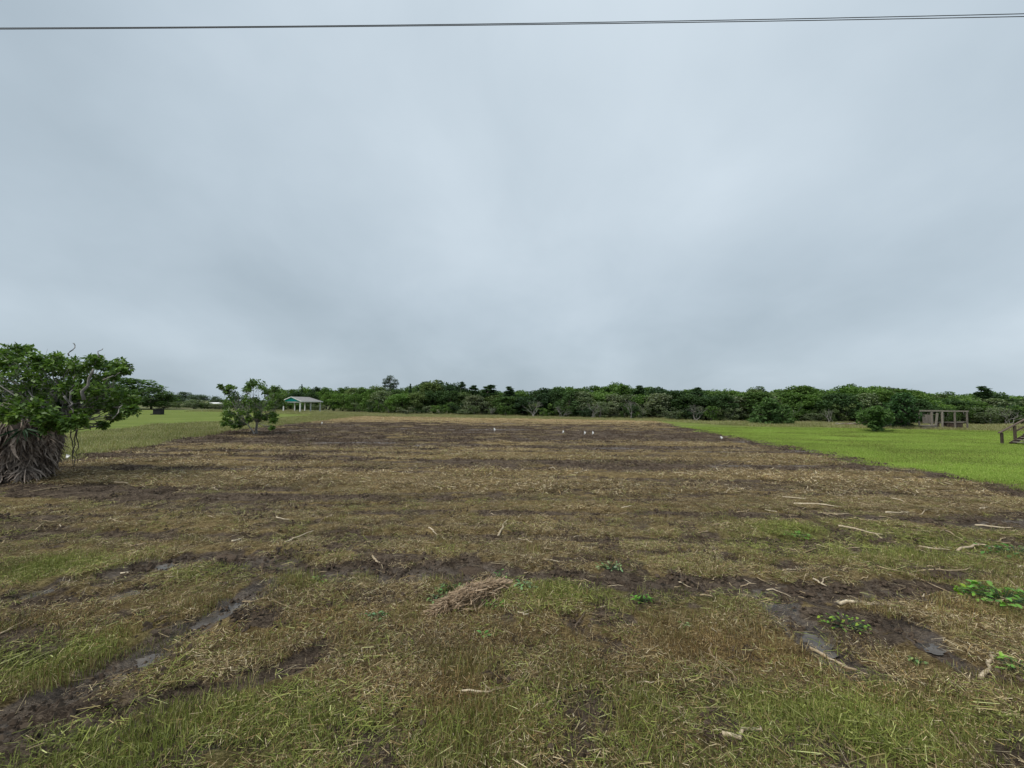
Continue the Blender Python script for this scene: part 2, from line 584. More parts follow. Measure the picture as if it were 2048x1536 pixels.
def height(x, y):
    x, y = np.asarray(x, float), np.asarray(y, float)
    h = np.zeros(x.shape)
    wob = (fbm(x * 1.7, y * 1.7, 3) - 0.5)
    for pl, w, s, wt_ in RUTS:
        d = poly_dist(x + wob * 0.35, y + wob * 0.35, pl)
        h = h - 0.055 * s * (1 - sstep(w * 0.3, w * 1.2, d)) + 0.03 * s * np.exp(-((d - w * 1.5) / (w * 0.45)) ** 2)
    near = 1 - sstep(60, 90, y)
    fur = fbm(x * 0.13, y * 3.1 + 0.35 * fbm(x * 0.25, y * 0.2, 6), 23, 3)
    h = h - 0.06 * sstep(0.48, 0.62, fur) * sstep(6.2, 8.0, y) * near
    h = h + (fbm(x * 0.5, y * 1.1, 81, 4) - 0.5) * 0.07 * near
    h = h + (fbm(x * 4.0, y * 5.0, 91, 4) - 0.5) * 0.085 * near
    h = h + (fbm(x * 0.14, y * 1.0, 101, 3) - 0.5) * 0.10 * near * sstep(6, 12, y)
    return h


# lot outline (x at the left / right edge for a given depth)
LEFT_E = [(-8, -14), *[gp(*p)[::-1] for p in [(-60, 948), (60, 926), (150, 912), (350, 878), (450, 862), (560, 849), (640, 841), (712, 832)]]]
RIGHT_E = [(-8, 17.0), *[gp(*p)[::-1] for p in [(2048, 972), (1850, 940), (1650, 904), (1450, 869), (1380, 856), (1312, 842)]]]
LEFT_E[0] = (-8, LEFT_E[1][1] + 2)
LE = np.array(sorted(LEFT_E))
RE = np.array(sorted(RIGHT_E))
FAR_L, FAR_R = gp(712, 832), gp(1312, 842)
print('lot', FAR_L, FAR_R, LE[1], RE[1])


def left_x(y):
    return np.interp(y, LE[:, 0], LE[:, 1]) + (fbm(y * 0.6, y * 0 + 3.1, 7) - 0.5) * 1.0


def right_x(y):
    return np.interp(y, RE[:, 0], RE[:, 1]) + (fbm(y * 0.6, y * 0 + 9.1, 9) - 0.5) * 0.5 + (fbm(y * 1.8, y * 0 + 4.4, 13) - 0.5) * 1.0


def far_y(x):
    return np.interp(x, [FAR_L[0], FAR_R[0]], [FAR_L[1], FAR_R[1]]) + (fbm(x * 0.25, x * 0 + 5, 17) - 0.5) * 3.0


def in_lot(x, y):
    return (x > left_x(y)) & (x < right_x(y)) & (y < far_y(x))


# ------------------------------------------------------------------ ground materials
def lot_material():
    m, t, b = new_mat('mown_earth')
    geo = N(t, 'ShaderNodeNewGeometry')
    P = geo.outputs['Position']
    mp = N(t, 'ShaderNodeMapping', inp={'Scale': (0.35, 1.5, 1)})
    L(t, P, mp.inputs[0])
    n_st = noise(t, 1.6, 6, 0.6, mp.outputs[0], 0.3)
    n_f = noise(t, 26, 5, 0.7, P, 0.6)
    n_m = noise(t, 5.0, 6, 0.62, P, 0.4)
    mp2 = N(t, 'ShaderNodeMapping', inp={'Scale': (4, 22, 1), 'Rotation': (0, 0, 0.15)})
    L(t, P, mp2.inputs[0])
    n_s = noise(t, 4.0, 5, 0.7, mp2.outputs[0], 1.2)
    f = mth(t, 'ADD', mth(t, 'MULTIPLY', n_f, 0.35), mth(t, 'ADD', mth(t, 'MULTIPLY', n_s, 0.4), mth(t, 'MULTIPLY', n_m, 0.3)))
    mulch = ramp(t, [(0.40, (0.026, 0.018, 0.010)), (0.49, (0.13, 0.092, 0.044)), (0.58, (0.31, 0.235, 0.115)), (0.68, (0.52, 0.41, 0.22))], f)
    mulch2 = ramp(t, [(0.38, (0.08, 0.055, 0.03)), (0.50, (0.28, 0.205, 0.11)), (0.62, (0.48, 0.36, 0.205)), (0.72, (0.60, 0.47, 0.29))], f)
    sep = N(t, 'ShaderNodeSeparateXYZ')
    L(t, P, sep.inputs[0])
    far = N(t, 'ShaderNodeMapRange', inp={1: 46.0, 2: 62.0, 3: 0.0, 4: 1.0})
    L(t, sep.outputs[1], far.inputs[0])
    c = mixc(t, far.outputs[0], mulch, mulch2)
    grn = ramp(t, [(0.38, (0.03, 0.036, 0.012)), (0.52, (0.09, 0.105, 0.03)), (0.66, (0.19, 0.205, 0.075))], f)
    c = mixc(t, mth(t, 'MULTIPLY', attr(t, 'green').outputs['Fac'], 0.8, True), c, grn)
    rst = ramp(t, [(0.38, (0.04, 0.026, 0.012)), (0.52, (0.13, 0.085, 0.035)), (0.66, (0.26, 0.185, 0.08))], f)
    c = mixc(t, mth(t, 'MULTIPLY', attr(t, 'rust').outputs['Fac'], 0.7, True), c, rst)
    mudc = ramp(t, [(0.38, (0.018, 0.013, 0.010)), (0.49, (0.064, 0.048, 0.037)), (0.60, (0.185, 0.143, 0.108))], f)
    ms = mth(t, 'ADD', attr(t, 'mud').outputs['Fac'], mth(t, 'MULTIPLY', mth(t, 'SUBTRACT', n_m, 0.5), 0.9))
    mr = N(t, 'ShaderNodeMapRange', interpolation_type='SMOOTHSTEP', inp={1: 0.25, 2: 0.65, 3: 0.0, 4: 0.95})
    L(t, ms, mr.inputs[0])
    c = mixc(t, mr.outputs[0], c, mudc)
    L(t, c, b.inputs['Base Color'])
    ws = mth(t, 'ADD', attr(t, 'wet').outputs['Fac'], mth(t, 'MULTIPLY', mth(t, 'SUBTRACT', n_m, 0.5), 0.7))
    wr = N(t, 'ShaderNodeMapRange', interpolation_type='SMOOTHSTEP', inp={1: 0.3, 2: 0.8, 3: 0.92, 4: 0.25})
    L(t, ws, wr.inputs[0])
    L(t, wr.outputs[0], b.inputs['Roughness'])
    sr = N(t, 'ShaderNodeMapRange', inp={1: 0.3, 2: 0.9, 3: 0.05, 4: 0.6})
    L(t, wr.outputs[0], sr.inputs[0])
    sr.inputs[1].default_value, sr.inputs[2].default_value, sr.inputs[3].default_value, sr.inputs[4].default_value = 0.3, 0.9, 0.6, 0.04
    L(t, sr.outputs[0], b.inputs['Specular IOR Level'])
    bp = N(t, 'ShaderNodeBump', inp={'Strength': 1.0, 'Distance': 0.08})
    L(t, f, bp.inputs['Height'])
    L(t, bp.outputs[0], b.inputs['Normal'])
    return m


def grass_ground(name, stops, sc=(0.25, 0.9, 1), fine=18, patch=None):
    m, t, b = new_mat(name)
    geo = N(t, 'ShaderNodeNewGeometry')
    mp = N(t, 'ShaderNodeMapping', inp={'Scale': sc})
    L(t, geo.outputs['Position'], mp.inputs[0])
    a = noise(t, 0.9, 6, 0.6, mp.outputs[0], 0.5)
    f2 = noise(t, fine, 4, 0.7, geo.outputs['Position'])
    f = mth(t, 'ADD', mth(t, 'MULTIPLY', a, 0.6), mth(t, 'MULTIPLY', f2, 0.4))
    c = ramp(t, stops, f)
    if patch:
        p = noise(t, 0.12, 5, 0.6, geo.outputs['Position'], 0.8)
        mr = N(t, 'ShaderNodeMapRange', interpolation_type='SMOOTHSTEP', inp={1: 0.45, 2: 0.62, 3: 0.0, 4: 0.75})
        L(t, p, mr.inputs[0])
        c = mixc(t, mr.outputs[0], c, ramp(t, patch, f))
    L(t, c, b.inputs['Base Color'])
    b.inputs['Roughness'].default_value = 0.9
    b.inputs['Specular IOR Level'].default_value = 0.15
    bp = N(t, 'ShaderNodeBump', inp={'Strength': 0.6, 'Distance': 0.06})
    L(t, f2, bp.inputs['Height'])
    L(t, bp.outputs[0], b.inputs['Normal'])
    return m


MAT['lot'] = lot_material()
MAT['lawn'] = grass_ground('lawn_turf', [(0.34, (0.070, 0.105, 0.014)), (0.5, (0.135, 0.175, 0.030)), (0.66, (0.225, 0.245, 0.065))], (0.12, 0.9, 1), 9)
MAT['rough'] = grass_ground('rough_ground', [(0.3, (0.06, 0.075, 0.025)), (0.5, (0.13, 0.15, 0.055)), (0.7, (0.24, 0.24, 0.115))], (0.4, 0.9, 1), 10,
                            [(0.3, (0.10, 0.085, 0.045)), (0.7, (0.27, 0.23, 0.13))])


def grid_mesh(name, xs_fn, ys, mat, zfn, attrs=False, zoff=0.0):
    """rows at depths ys; xs_fn(y, n) -> x positions"""
    rows = [xs_fn(y) for y in ys]
    n = len(rows[0])
    X = np.array(rows)
    Y = np.repeat(np.array(ys)[:, None], n, 1)
    return grid_from(name, X, Y, mat, zfn, attrs, zoff)


def grid_from(name, X, Y, mat, zfn, attrs=False, zoff=0.0):
    r, n = X.shape
    Z = zfn(X, Y) + zoff
    V = np.stack([X, Y, Z], -1).reshape(-1, 3)
    idx = np.arange(r * n).reshape(r, n)
    Fq = np.stack([idx[:-1, :-1], idx[:-1, 1:], idx[1:, 1:], idx[1:, :-1]], -1).reshape(-1, 4)
    me = bpy.data.meshes.new(name)
    me.vertices.add(len(V))
    me.vertices.foreach_set('co', V.astype(np.float32).ravel())
    me.loops.add(Fq.size)
    me.loops.foreach_set('vertex_index', Fq.astype(np.int32).ravel())
    me.polygons.add(len(Fq))
    me.polygons.foreach_set('loop_start', np.arange(0, Fq.size, 4, dtype=np.int32))
    me.polygons.foreach_set('use_smooth', np.ones(len(Fq), dtype=bool))
    if attrs:
        mud, wet, gr, ru = fields(X.ravel(), Y.ravel())
        for nm, a in (('mud', mud), ('wet', wet), ('green', gr), ('rust', ru)):
            at_ = me.attributes.new(nm, 'FLOAT', 'POINT')
            at_.data.foreach_set('value', a.astype(np.float32))
    me.materials.append(mat)
    me.update(calc_edges=True)
    return link(name, me)


# base ground to the horizon (a plain of rough grass)
ys = np.concatenate([np.linspace(-60, 130, 60), np.geomspace(135, 2500, 24)])
xs = np.concatenate([-np.geomspace(2600, 62, 24), np.linspace(-60, 60, 40), np.geomspace(62, 2600, 24)])
XX, YY = np.meshgrid(xs, ys)
o = grid_from('ground', XX, YY, MAT['rough'], lambda x, y: np.full(np.shape(x), -0.14))
tag(o, 'flat rough grassland around the mown lot', kind='structure')

# the mown lot
lot_ys = np.concatenate([np.linspace(-6, 2.2, 25), 2.2 + np.cumsum(np.geomspace(0.028, 0.55, 330))])
lot_ys = lot_ys[lot_ys < 78]


def lot_row(y):
    u = np.linspace(0, 1, 420)
    return left_x(y) + (right_x(y) - left_x(y)) * u


rows = np.array([lot_row(y) for y in lot_ys])
Ylot = np.repeat(lot_ys[:, None], rows.shape[1], 1)
# pull the far rows to the slanting far edge
sfar = np.clip((Ylot - 45) / (lot_ys[-1] - 45), 0, 1)
Ylot = Ylot + sfar * (far_y(rows) - lot_ys[-1])
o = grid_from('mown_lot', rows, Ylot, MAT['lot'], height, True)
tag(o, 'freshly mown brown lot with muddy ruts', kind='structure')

# the lawns beside it
RL = [gp(*p) for p in [(1312, 840), (1500, 849), (1700, 856), (1850, 860), (2048, 863), (2300, 868)]]


def lawn_right_top(x):
    return np.interp(x, [p[0] for p in RL], [p[1] for p in RL])


yr = np.linspace(0, 1, 60)
ur = np.linspace(0, 1, 90)
Xl = np.zeros((60, 90))
Yl = np.zeros((60, 90))
for i, a in enumerate(yr):
    for j, u in enumerate(ur):
        y0 = 6 + a * (FAR_R[1] + 0.5 - 6)
        xe = right_x(np.array(y0)) - 0.1
        x = xe + (62 - xe) * u ** 1.5
        Xl[i, j], Yl[i, j] = x, y0
Ytop = lawn_right_top(Xl)
Yl = np.where(Yl > 20, 20 + (Yl - 20) * (Ytop - 20) / (FAR_R[1] + 0.5 - 20), Yl)
o = grid_from('lawn', Xl, Yl, MAT['lawn'], lambda x, y: (fbm(x * 0.3, y * 0.3, 5) - 0.5) * 0.10 - 0.02)
tag(o, 'bright green mown lawn right of the brown lot', kind='structure')
# left lawn: between the rough strip and the far grass
LLn = [gp(*p) for p in [(-300, 905), (60, 884), (200, 865), (330, 850), (440, 844), (560, 838), (660, 829)]]
LLf = [gp(*p) for p in [(-300, 822), (100, 821), (240, 820), (440, 820), (560, 824), (660, 826)]]
A = np.array(LLn)
B = np.array(LLf)
u = np.linspace(0, 1, 80)
An = np.stack([np.interp(u, np.linspace(0, 1, len(A)), A[:, k]) for k in (0, 1)], -1)
Bn = np.stack([np.interp(u, np.linspace(0, 1, len(B)), B[:, k]) for k in (0, 1)], -1)
w = np.linspace(0, 1, 40)[:, None, None]
G = An[None] * (1 - w) + Bn[None] * w
LAWN_L = (An, Bn)
o = grid_from('lawn', G[..., 0], G[..., 1], MAT['lawn'], lambda x, y: (fbm(x * 0.3, y * 0.3, 6) - 0.5) * 0.10 - 0.02)
tag(o, 'green mown lawn left of the lot, under the open pavilion', kind='structure')

# ------------------------------------------------------------------ puddles in the ruts
m, t, b = new_mat('water')
geo = N(t, 'ShaderNodeNewGeometry')
nz = noise(t, 7, 3, 0.5, geo.outputs['Position'])
L(t, ramp(t, [(0.3, (0.055, 0.047, 0.040)), (0.7, (0.135, 0.117, 0.100))], nz), b.inputs['Base Color'])
b.inputs['Roughness'].default_value = 0.2
b.inputs['IOR'].default_value = 1.33
bp = N(t, 'ShaderNodeBump', inp={'Strength': 0.12, 'Distance': 0.01})
L(t, noise(t, 20, 3, 0.6, geo.outputs['Position']), bp.inputs['Height'])
L(t, bp.outputs[0], b.inputs['Normal'])
MAT['water'] = m
for pl, w in [([(475, 1200), (440, 1222), (390, 1254)], 0.13), ([(325, 1298), (275, 1325)], 0.09), ([(110, 1176), (40, 1192)], 0.12),
              ([(280, 1178), (215, 1198)], 0.11), ([(1570, 1238), (1620, 1270), (1665, 1306)], 0.12), ([(1835, 1275), (1880, 1302)], 0.10),
              ([(330, 1483), (440, 1494)], 0.05), ([(1640, 1312), (1680, 1340)], 0.08), ([(310, 1128), (350, 1122)], 0.1)]:
    g = [Vector((*gp(*p), 0)) for p in pl]
    L_, R_ = [], []
    K = 14
    for i in range(K + 1):
        s = i / K * (len(g) - 1)
        k = min(int(s), len(g) - 2)
        p = g[k].lerp(g[k + 1], s - k)
        d = (g[k + 1] - g[k]).normalized()
        n_ = Vector((-d.y, d.x, 0))
        e = 1.6 * w * math.sqrt(max(0.02, 1 - (2 * i / K - 1) ** 2))
        L_.append(p + n_ * e * random.uniform(0.5, 1.2))
        R_.append(p - n_ * e * random.uniform(0.5, 1.2))
    hs = height(np.array([p.x for p in g]), np.array([p.y for p in g]))
    zz = float(np.min(hs)) + 0.02
    mb = MB()
    mb.add([(p.x, p.y, zz) for p in L_ + R_], [(i, i + 1, K + 2 + i, K + 1 + i) for i in range(K)])
    o = mb.build('puddle', MAT['water'])
    tag(o, 'shallow puddle of muddy water in a wheel rut', kind='structure', group='puddles in the wheel ruts')
    for p in o.data.polygons:
        if p.normal.z < 0:
            p.flip()

# ------------------------------------------------------------------ ground cover scattered with geometry nodes


def cover_mat(name, dry, green, rust, trans=0.15, rough=0.7):
    m, t, b = new_mat(name)
    r = attr(t, 'rnd').outputs['Fac']
    tn = attr(t, 'tint', 'INSTANCER')
    sp = N(t, 'ShaderNodeSeparateXYZ')
    L(t, tn.outputs['Vector'], sp.inputs[0])
    c = ramp(t, dry, r)
    # a share of the pieces turns green / rust: piece by piece, not as a wash
    r2 = mth(t, 'FRACT', mth(t, 'MULTIPLY', r, 17.31))
    fg = mth(t, 'LESS_THAN', r2, sp.outputs[0])
    c = mixc(t, mth(t, 'MULTIPLY', fg, 1.0), c, ramp(t, green, mth(t, 'FRACT', mth(t, 'MULTIPLY', r, 5.7))))
    r3 = mth(t, 'FRACT', mth(t, 'MULTIPLY', r, 29.7))
    fr = mth(t, 'LESS_THAN', r3, sp.outputs[2])
    c = mixc(t, fr, c, ramp(t, rust, mth(t, 'FRACT', mth(t, 'MULTIPLY', r, 7.3))))
    c = mixc(t, 1.0, c, N(t, 'ShaderNodeCombineXYZ').outputs[0], 'MULTIPLY') if False else c
    hs = N(t, 'ShaderNodeHueSaturation')
    L(t, c, hs.inputs['Color'])
    L(t, sp.outputs[1], hs.inputs['Value'])
    c = hs.outputs[0]
    L(t, c, b.inputs['Base Color'])
    b.inputs['Roughness'].default_value = rough
    b.inputs['Specular IOR Level'].default_value = 0.25
    if trans:
        tr = N(t, 'ShaderNodeBsdfTranslucent')
        L(t, c, tr.inputs[0])
        ms = N(t, 'ShaderNodeMixShader', inp={0: trans})
        L(t, b.outputs[0], ms.inputs[1])
        L(t, tr.outputs[0], ms.inputs[2])
        L(t, ms.outputs[0], t.nodes['Material Output'].inputs[0])
    return m


GREENS = [(0.0, (0.070, 0.088, 0.016)), (0.5, (0.175, 0.205, 0.042)), (0.85, (0.30, 0.315, 0.090)), (1.0, (0.44, 0.45, 0.20))]
RUSTS = [(0.0, (0.06, 0.037, 0.015)), (0.5, (0.18, 0.116, 0.044)), (1.0, (0.36, 0.255, 0.11))]
MAT['litter'] = cover_mat('chopped_litter', [(0.0, (0.024, 0.015, 0.009)), (0.35, (0.10, 0.068, 0.034)), (0.65, (0.23, 0.172, 0.088)),
                                             (0.88, (0.43, 0.345, 0.195)), (0.97, (0.66, 0.56, 0.38)), (1.0, (0.76, 0.68, 0.50))], GREENS, RUSTS)
MAT['stubble'] = cover_mat('stubble_blade', [(0.0, (0.08, 0.06, 0.025)), (0.5, (0.19, 0.15, 0.06)), (0.85, (0.31, 0.255, 0.11)), (1.0, (0.50, 0.41, 0.23))], GREENS, RUSTS, 0.25)
MAT['lawn_blade'] = cover_mat('lawn_blade', [(0.0, (0.17, 0.26, 0.035)), (0.5, (0.30, 0.42, 0.070)), (1.0, (0.46, 0.55, 0.16))], GREENS, RUSTS, 0.4)
MAT['tall_blade'] = cover_mat('tall_blade', [(0.0, (0.14, 0.155, 0.055)), (0.5, (0.29, 0.295, 0.13)), (0.85, (0.46, 0.43, 0.23)), (1.0, (0.60, 0.54, 0.34))], GREENS, RUSTS, 0.35)


def bits_patch(size, n, l0, l1, w0, w1, zmax, tilt, mat, curl=0.2):
    """flat chopped bits lying about in a square patch"""
    C = np.stack([RNG.uniform(-size / 2, size / 2, n), RNG.uniform(-size / 2, size / 2, n), RNG.random(n) ** 2 * zmax], -1)
    a = RNG.uniform(0, 2 * np.pi, n)
    p = RNG.normal(0, tilt, n)
    d = np.stack([np.cos(a) * np.cos(p), np.sin(a) * np.cos(p), np.sin(p)], -1)
    s = np.stack([-np.sin(a), np.cos(a), RNG.normal(0, 0.35, n)], -1)
    s = unit(s)
    l = (l0 + (l1 - l0) * RNG.random(n) ** 2)[:, None]
    w = RNG.uniform(w0, w1, n)[:, None]
    V = np.stack([C - d * l / 2 - s * w * 0.4, C - d * l / 2 + s * w * 0.4, C + d * l / 2 + s * w * 0.25, C + d * l / 2 - s * w * 0.25], 1)
    mid = np.array([0, 0, 1.0]) * 0
    V[..., 2] = np.maximum(V[..., 2], -0.01)
    return quads_mesh('bits', V, mat)


def blade_patch(size, n, h0, h1, w, lean, mat, segs=2):
    """upright blades, each two bent quads"""
    C = np.stack([RNG.uniform(-size / 2, size / 2, n), RNG.uniform(-size / 2, size / 2, n), np.full(n, -0.015)], -1)
    a = RNG.uniform(0, 2 * np.pi, n)
    ln = np.abs(RNG.normal(0, lean, n))
    h = (h0 + (h1 - h0) * RNG.random(n) ** 1.5)
    dirn = np.stack([np.cos(a), np.sin(a), np.zeros(n)], -1)
    side = np.stack([-np.sin(a), np.cos(a), np.zeros(n)], -1)
    tw = RNG.uniform(-0.8, 0.8, n)[:, None]
    side = unit(side + dirn * tw)
    wv = (w * RNG.uniform(0.6, 1.3, n))[:, None]
    p1 = C + dirn * (np.sin(ln * 0.5) * h * 0.5)[:, None] + np.array([0, 0, 1]) * (np.cos(ln * 0.5) * h * 0.5)[:, None]
    p2 = p1 + dirn * (np.sin(ln * 1.4) * h * 0.5)[:, None] + np.array([0, 0, 1]) * (np.cos(ln * 1.4) * h * 0.5)[:, None]
    Q1 = np.stack([C - side * wv * 0.5, C + side * wv * 0.5, p1 + side * wv * 0.42, p1 - side * wv * 0.42], 1)
    Q2 = np.stack([p1 - side * wv * 0.42, p1 + side * wv * 0.42, p2 + side * wv * 0.06, p2 - side * wv * 0.06], 1)
    r = RNG.random(n)
    return quads_mesh('blades', np.concatenate([Q1, Q2]), mat, np.concatenate([r, r]))


def scatter(name, label, meshes, x, y, z, scl, tint, rot=None):
    n = len(x)
    me = bpy.data.meshes.new(name)
    me.vertices.add(n)
    me.vertices.foreach_set('co', np.stack([x, y, z], -1).astype(np.float32).ravel())
    if rot is None:
        rot = np.stack([RNG.normal(0, 0.04, n), RNG.normal(0, 0.04, n), RNG.uniform(0, 6.283, n)], -1)
    for nm, arr in (('rot', rot), ('scl', scl), ('tint', tint)):
        a = me.attributes.new(nm, 'FLOAT_VECTOR', 'POINT')
        a.data.foreach_set('vector', arr.astype(np.float32).ravel())
    a = me.attributes.new('idx', 'INT', 'POINT')
    a.data.foreach_set('value', RNG.integers(0, len(meshes), n).astype(np.int32))
    o = link(name, me)
    c = bpy.data.collections.new(name + '_sources')
    for k, ms in enumerate(meshes):
        so = bpy.data.objects.new('%s_source' % name, ms)
        c.objects.link(so)
    g = bpy.data.node_groups.new(name, 'GeometryNodeTree')
    g.interface.new_socket('Geometry', in_out='INPUT', socket_type='NodeSocketGeometry')
    g.interface.new_socket('Geometry', in_out='OUTPUT', socket_type='NodeSocketGeometry')
    gi, go = N(g, 'NodeGroupInput'), N(g, 'NodeGroupOutput')
    ci = N(g, 'GeometryNodeCollectionInfo')
    ci.inputs['Collection'].default_value = c
    ci.inputs['Separate Children'].default_value = True
    ci.inputs['Reset Children'].default_value = True
    ip = N(g, 'GeometryNodeInstanceOnPoints')
    ip.inputs['Pick Instance'].default_value = True
    L(g, gi.outputs[0], ip.inputs['Points'])
    L(g, ci.outputs[0], ip.inputs['Instance'])
    for nm, typ, sk in (('idx', 'INT', 'Instance Index'), ('rot', 'FLOAT_VECTOR', 'Rotation'), ('scl', 'FLOAT_VECTOR', 'Scale')):
        na = N(g, 'GeometryNodeInputNamedAttribute', data_type=typ)
        na.inputs['Name'].default_value = nm
        L(g, na.outputs[0], ip.inputs[sk])
    L(g, ip.outputs[0], go.inputs[0])
    md = o.modifiers.new('scatter', 'NODES')
    md.node_group = g
    tag(o, label, kind='stuff')
    return o


def wedge(n, y0, y1, k=1.0, margin=1.5, power=2.0):
    """n random ground points in the fan of ground before the viewer; density falls as y**-(2-power..)"""
    u = RNG.random(n)
    y = (y0 ** power + u * (y1 ** power - y0 ** power)) ** (1 / power)
    x = RNG.uniform(-1, 1, n) * (1.36 * y + margin)
    return x, y


def vis(o):
    return o


V3 = lambda a, b=None, c=None: np.stack([a, a if b is None else b, a if c is None else c], -1)

# chopped litter, near (fine) and far (coarse heaps)
pats = [bits_patch(0.34, 150, 0.015, 0.12, 0.0025, 0.0075, 0.03, 0.25, MAT['litter']) for _ in range(8)]
x, y = wedge(19000, 2.0, 14.0, power=1.5)
k = in_lot(x, y) & (RNG.random(len(x)) < sstep(0.40, 0.58, fbm(x * 2.9, y * 4.2, 127)) + 0.10)
x, y = x[k], y[k]
mud, wet, gr, ru = fields(x, y)
k = RNG.random(len(x)) > np.clip(mud * 1.15 + wet * 0.5 - 0.05, 0, 0.985)
x, y, mud, wet, gr, ru = (a[k] for a in (x, y, mud, wet, gr, ru))
big = fbm(x * 0.5, y * 0.9, 121)
tint = np.stack([np.clip(0.10 + gr * 0.75 + (fbm(x * 0.4, y * 0.4, 131) - 0.5) * 0.3, 0, 0.9), (0.66 + 1.35 * big) * (1 - 0.3 * mud), np.clip(0.15 + ru * 0.6, 0, 0.8)], -1)
s = RNG.uniform(0.8, 1.25, len(x))
scatter('chopped_litter', 'chopped brown stalks and dry clippings strewn over the lot', pats, x, y, height(x, y) + 0.004, V3(s), tint)

pats = [bits_patch(1.1, 430, 0.03, 0.22, 0.006, 0.015, 0.08, 0.30, MAT['litter']) for _ in range(6)]
x, y = wedge(14000, 12.0, 70.0, power=1.35, margin=2)
k = in_lot(x, y) & (RNG.random(len(x)) < sstep(0.36, 0.58, fbm(x * 0.25, y * 1.8, 128)) + 0.12 + sstep(48, 58, y))
x, y = x[k], y[k]
mud, wet, gr, ru = fields(x, y)
k = RNG.random(len(x)) > np.clip(mud * 0.95, 0, 0.9)
x, y, mud, wet, gr, ru = (a[k] for a in (x, y, mud, wet, gr, ru))
big = fbm(x * 0.15, y * 0.9, 122)
tint = np.stack([np.clip(0.08 + gr * 0.6 + (fbm(x * 0.2, y * 0.4, 131) - 0.5) * 0.25, 0, 0.9), (0.90 + 1.25 * big + 0.4 * sstep(45, 60, y)) * (1 - 0.4 * mud), np.clip(0.2 + ru * 0.5, 0, 0.8)], -1)
s = RNG.uniform(0.8, 1.3, len(x))
scatter('dry_clippings', 'rows of dry clippings across the far part of the lot', pats, x, y, height(x, y) + 0.004, V3(s), tint)

# upright stubble and live grass in the foreground
pats = [blade_patch(0.4, 260, 0.03, 0.11, 0.0042, 0.5, MAT['stubble']) for _ in range(5)]
x, y = wedge(11000, 2.0, 12.0, power=1.5)
k = in_lot(x, y)
x, y = x[k], y[k]
mud, wet, gr, ru = fields(x, y)
dens = np.clip(0.02 + gr * 0.85 + ru * 0.55 + 1.7 * (fbm(x * 2.6, y * 3.2, 141) - 0.5), 0.02, 1) * (1 - np.clip(mud * 1.1, 0, 1)) * (1 - 0.75 * sstep(5.5, 9, y))
k = RNG.random(len(x)) < dens
x, y, mud, wet, gr, ru = (a[k] for a in (x, y, mud, wet, gr, ru))
tint = np.stack([np.clip(0.2 + gr * 0.9 - ru * 0.2, 0, 0.95), 0.7 + 0.95 * fbm(x * 1.3, y * 1.3, 151), np.clip(ru * 0.8 - gr * 0.3, 0, 0.8)], -1)
s = RNG.uniform(0.75, 1.2, len(x))
hz = (0.35 + 1.25 * fbm(x * 1.6, y * 1.6, 161))
scatter('stubble_grass', 'short upright green and rust stubble grass in the foreground', pats, x, y, height(x, y), V3(s, s, s * hz), tint)

# long green clippings lying in the foreground
pats = [bits_patch(0.5, 110, 0.03, 0.18, 0.005, 0.011, 0.045, 0.28, MAT['stubble']) for _ in range(4)]
x, y = wedge(3000, 2.0, 12.0, power=1.5)
k = in_lot(x, y)
x, y = x[k], y[k]
mud, wet, gr, ru = fields(x, y)
k = RNG.random(len(x)) < np.clip(gr * 0.9, 0.10, 0.9) * (1 - 0.7 * mud)
x, y, gr = x[k], y[k], gr[k]
tint = np.stack([np.clip(0.55 + gr * 0.4, 0, 0.97), 0.95 + 0.6 * RNG.random(len(x)), np.zeros(len(x))], -1)
scatter('grass_clippings', 'cut green grass blades lying in the foreground', pats, x, y, height(x, y) + 0.012, V3(RNG.uniform(0.7, 1.2, len(x))), tint)

# pale long straws
pats = [bits_patch(1.2, 8, 0.05, 0.24, 0.003, 0.006, 0.03, 0.12, MAT['litter']) for _ in range(5)]
for me in pats:
    n4 = len(me.vertices) // 4
    me.attributes['rnd'].data.foreach_set('value', np.repeat(0.78 + 0.2 * RNG.random(n4), 4).astype(np.float32))
x, y = wedge(2600, 2.0, 30.0, power=1.3)
k = in_lot(x, y)
x, y = x[k], y[k]
tint = np.stack([np.zeros(len(x)), 0.8 + 0.5 * RNG.random(len(x)), np.zeros(len(x))], -1)
scatter('straw', 'thin pale straws scattered over the lot', pats, x, y, height(x, y) + 0.015, V3(RNG.uniform(0.7, 1.2, len(x))), tint)

# mud crumbs along ruts and furrows
def crumb(seed):
    rg = np.random.default_rng(seed)
    mb = MB()
    for q in range(26):
        c = np.array([rg.uniform(-0.15, 0.15), rg.uniform(-0.15, 0.15), 0.0])
        r = 0.006 + 0.022 * rg.random() ** 2.5
        P = np.array([(1, 0, 0), (0, 1, 0), (-1, 0, 0), (0, -1, 0), (0, 0, 1), (0.7, 0.7, 0.4), (-0.7, -0.6, 0.5)]) * rg.uniform(0.6, 1.3, (7, 3)) * r
        mb.add(P + c, [(0, 5, 4), (5, 1, 4), (1, 2, 4), (2, 6, 4), (6, 3, 4), (3, 0, 4), (0, 1, 5), (2, 3, 6)], rg.random())
    return mb.mesh('crumbs', MAT['mud_clod'])


pats = [crumb(k) for k in range(5)]
x, y = wedge(34000, 2.0, 62.0, power=1.3)
k = in_lot(x, y)
x, y = x[k], y[k]
mud, wet, gr, ru = fields(x, y)
k = RNG.random(len(x)) < np.clip((mud - wet * 0.5) * (1 - 0.55 * sstep(7, 12, y)), 0, 0.9)
x, y = x[k], y[k]
s = RNG.uniform(0.7, 1.5, len(x)) * (0.8 + np.minimum(y, 26) / 15)
scatter('mud_crumbs', 'dark crumbs of mud along the ruts and furrows', pats, x, y, height(x, y) - 0.003, V3(s), np.zeros((len(x), 3)))

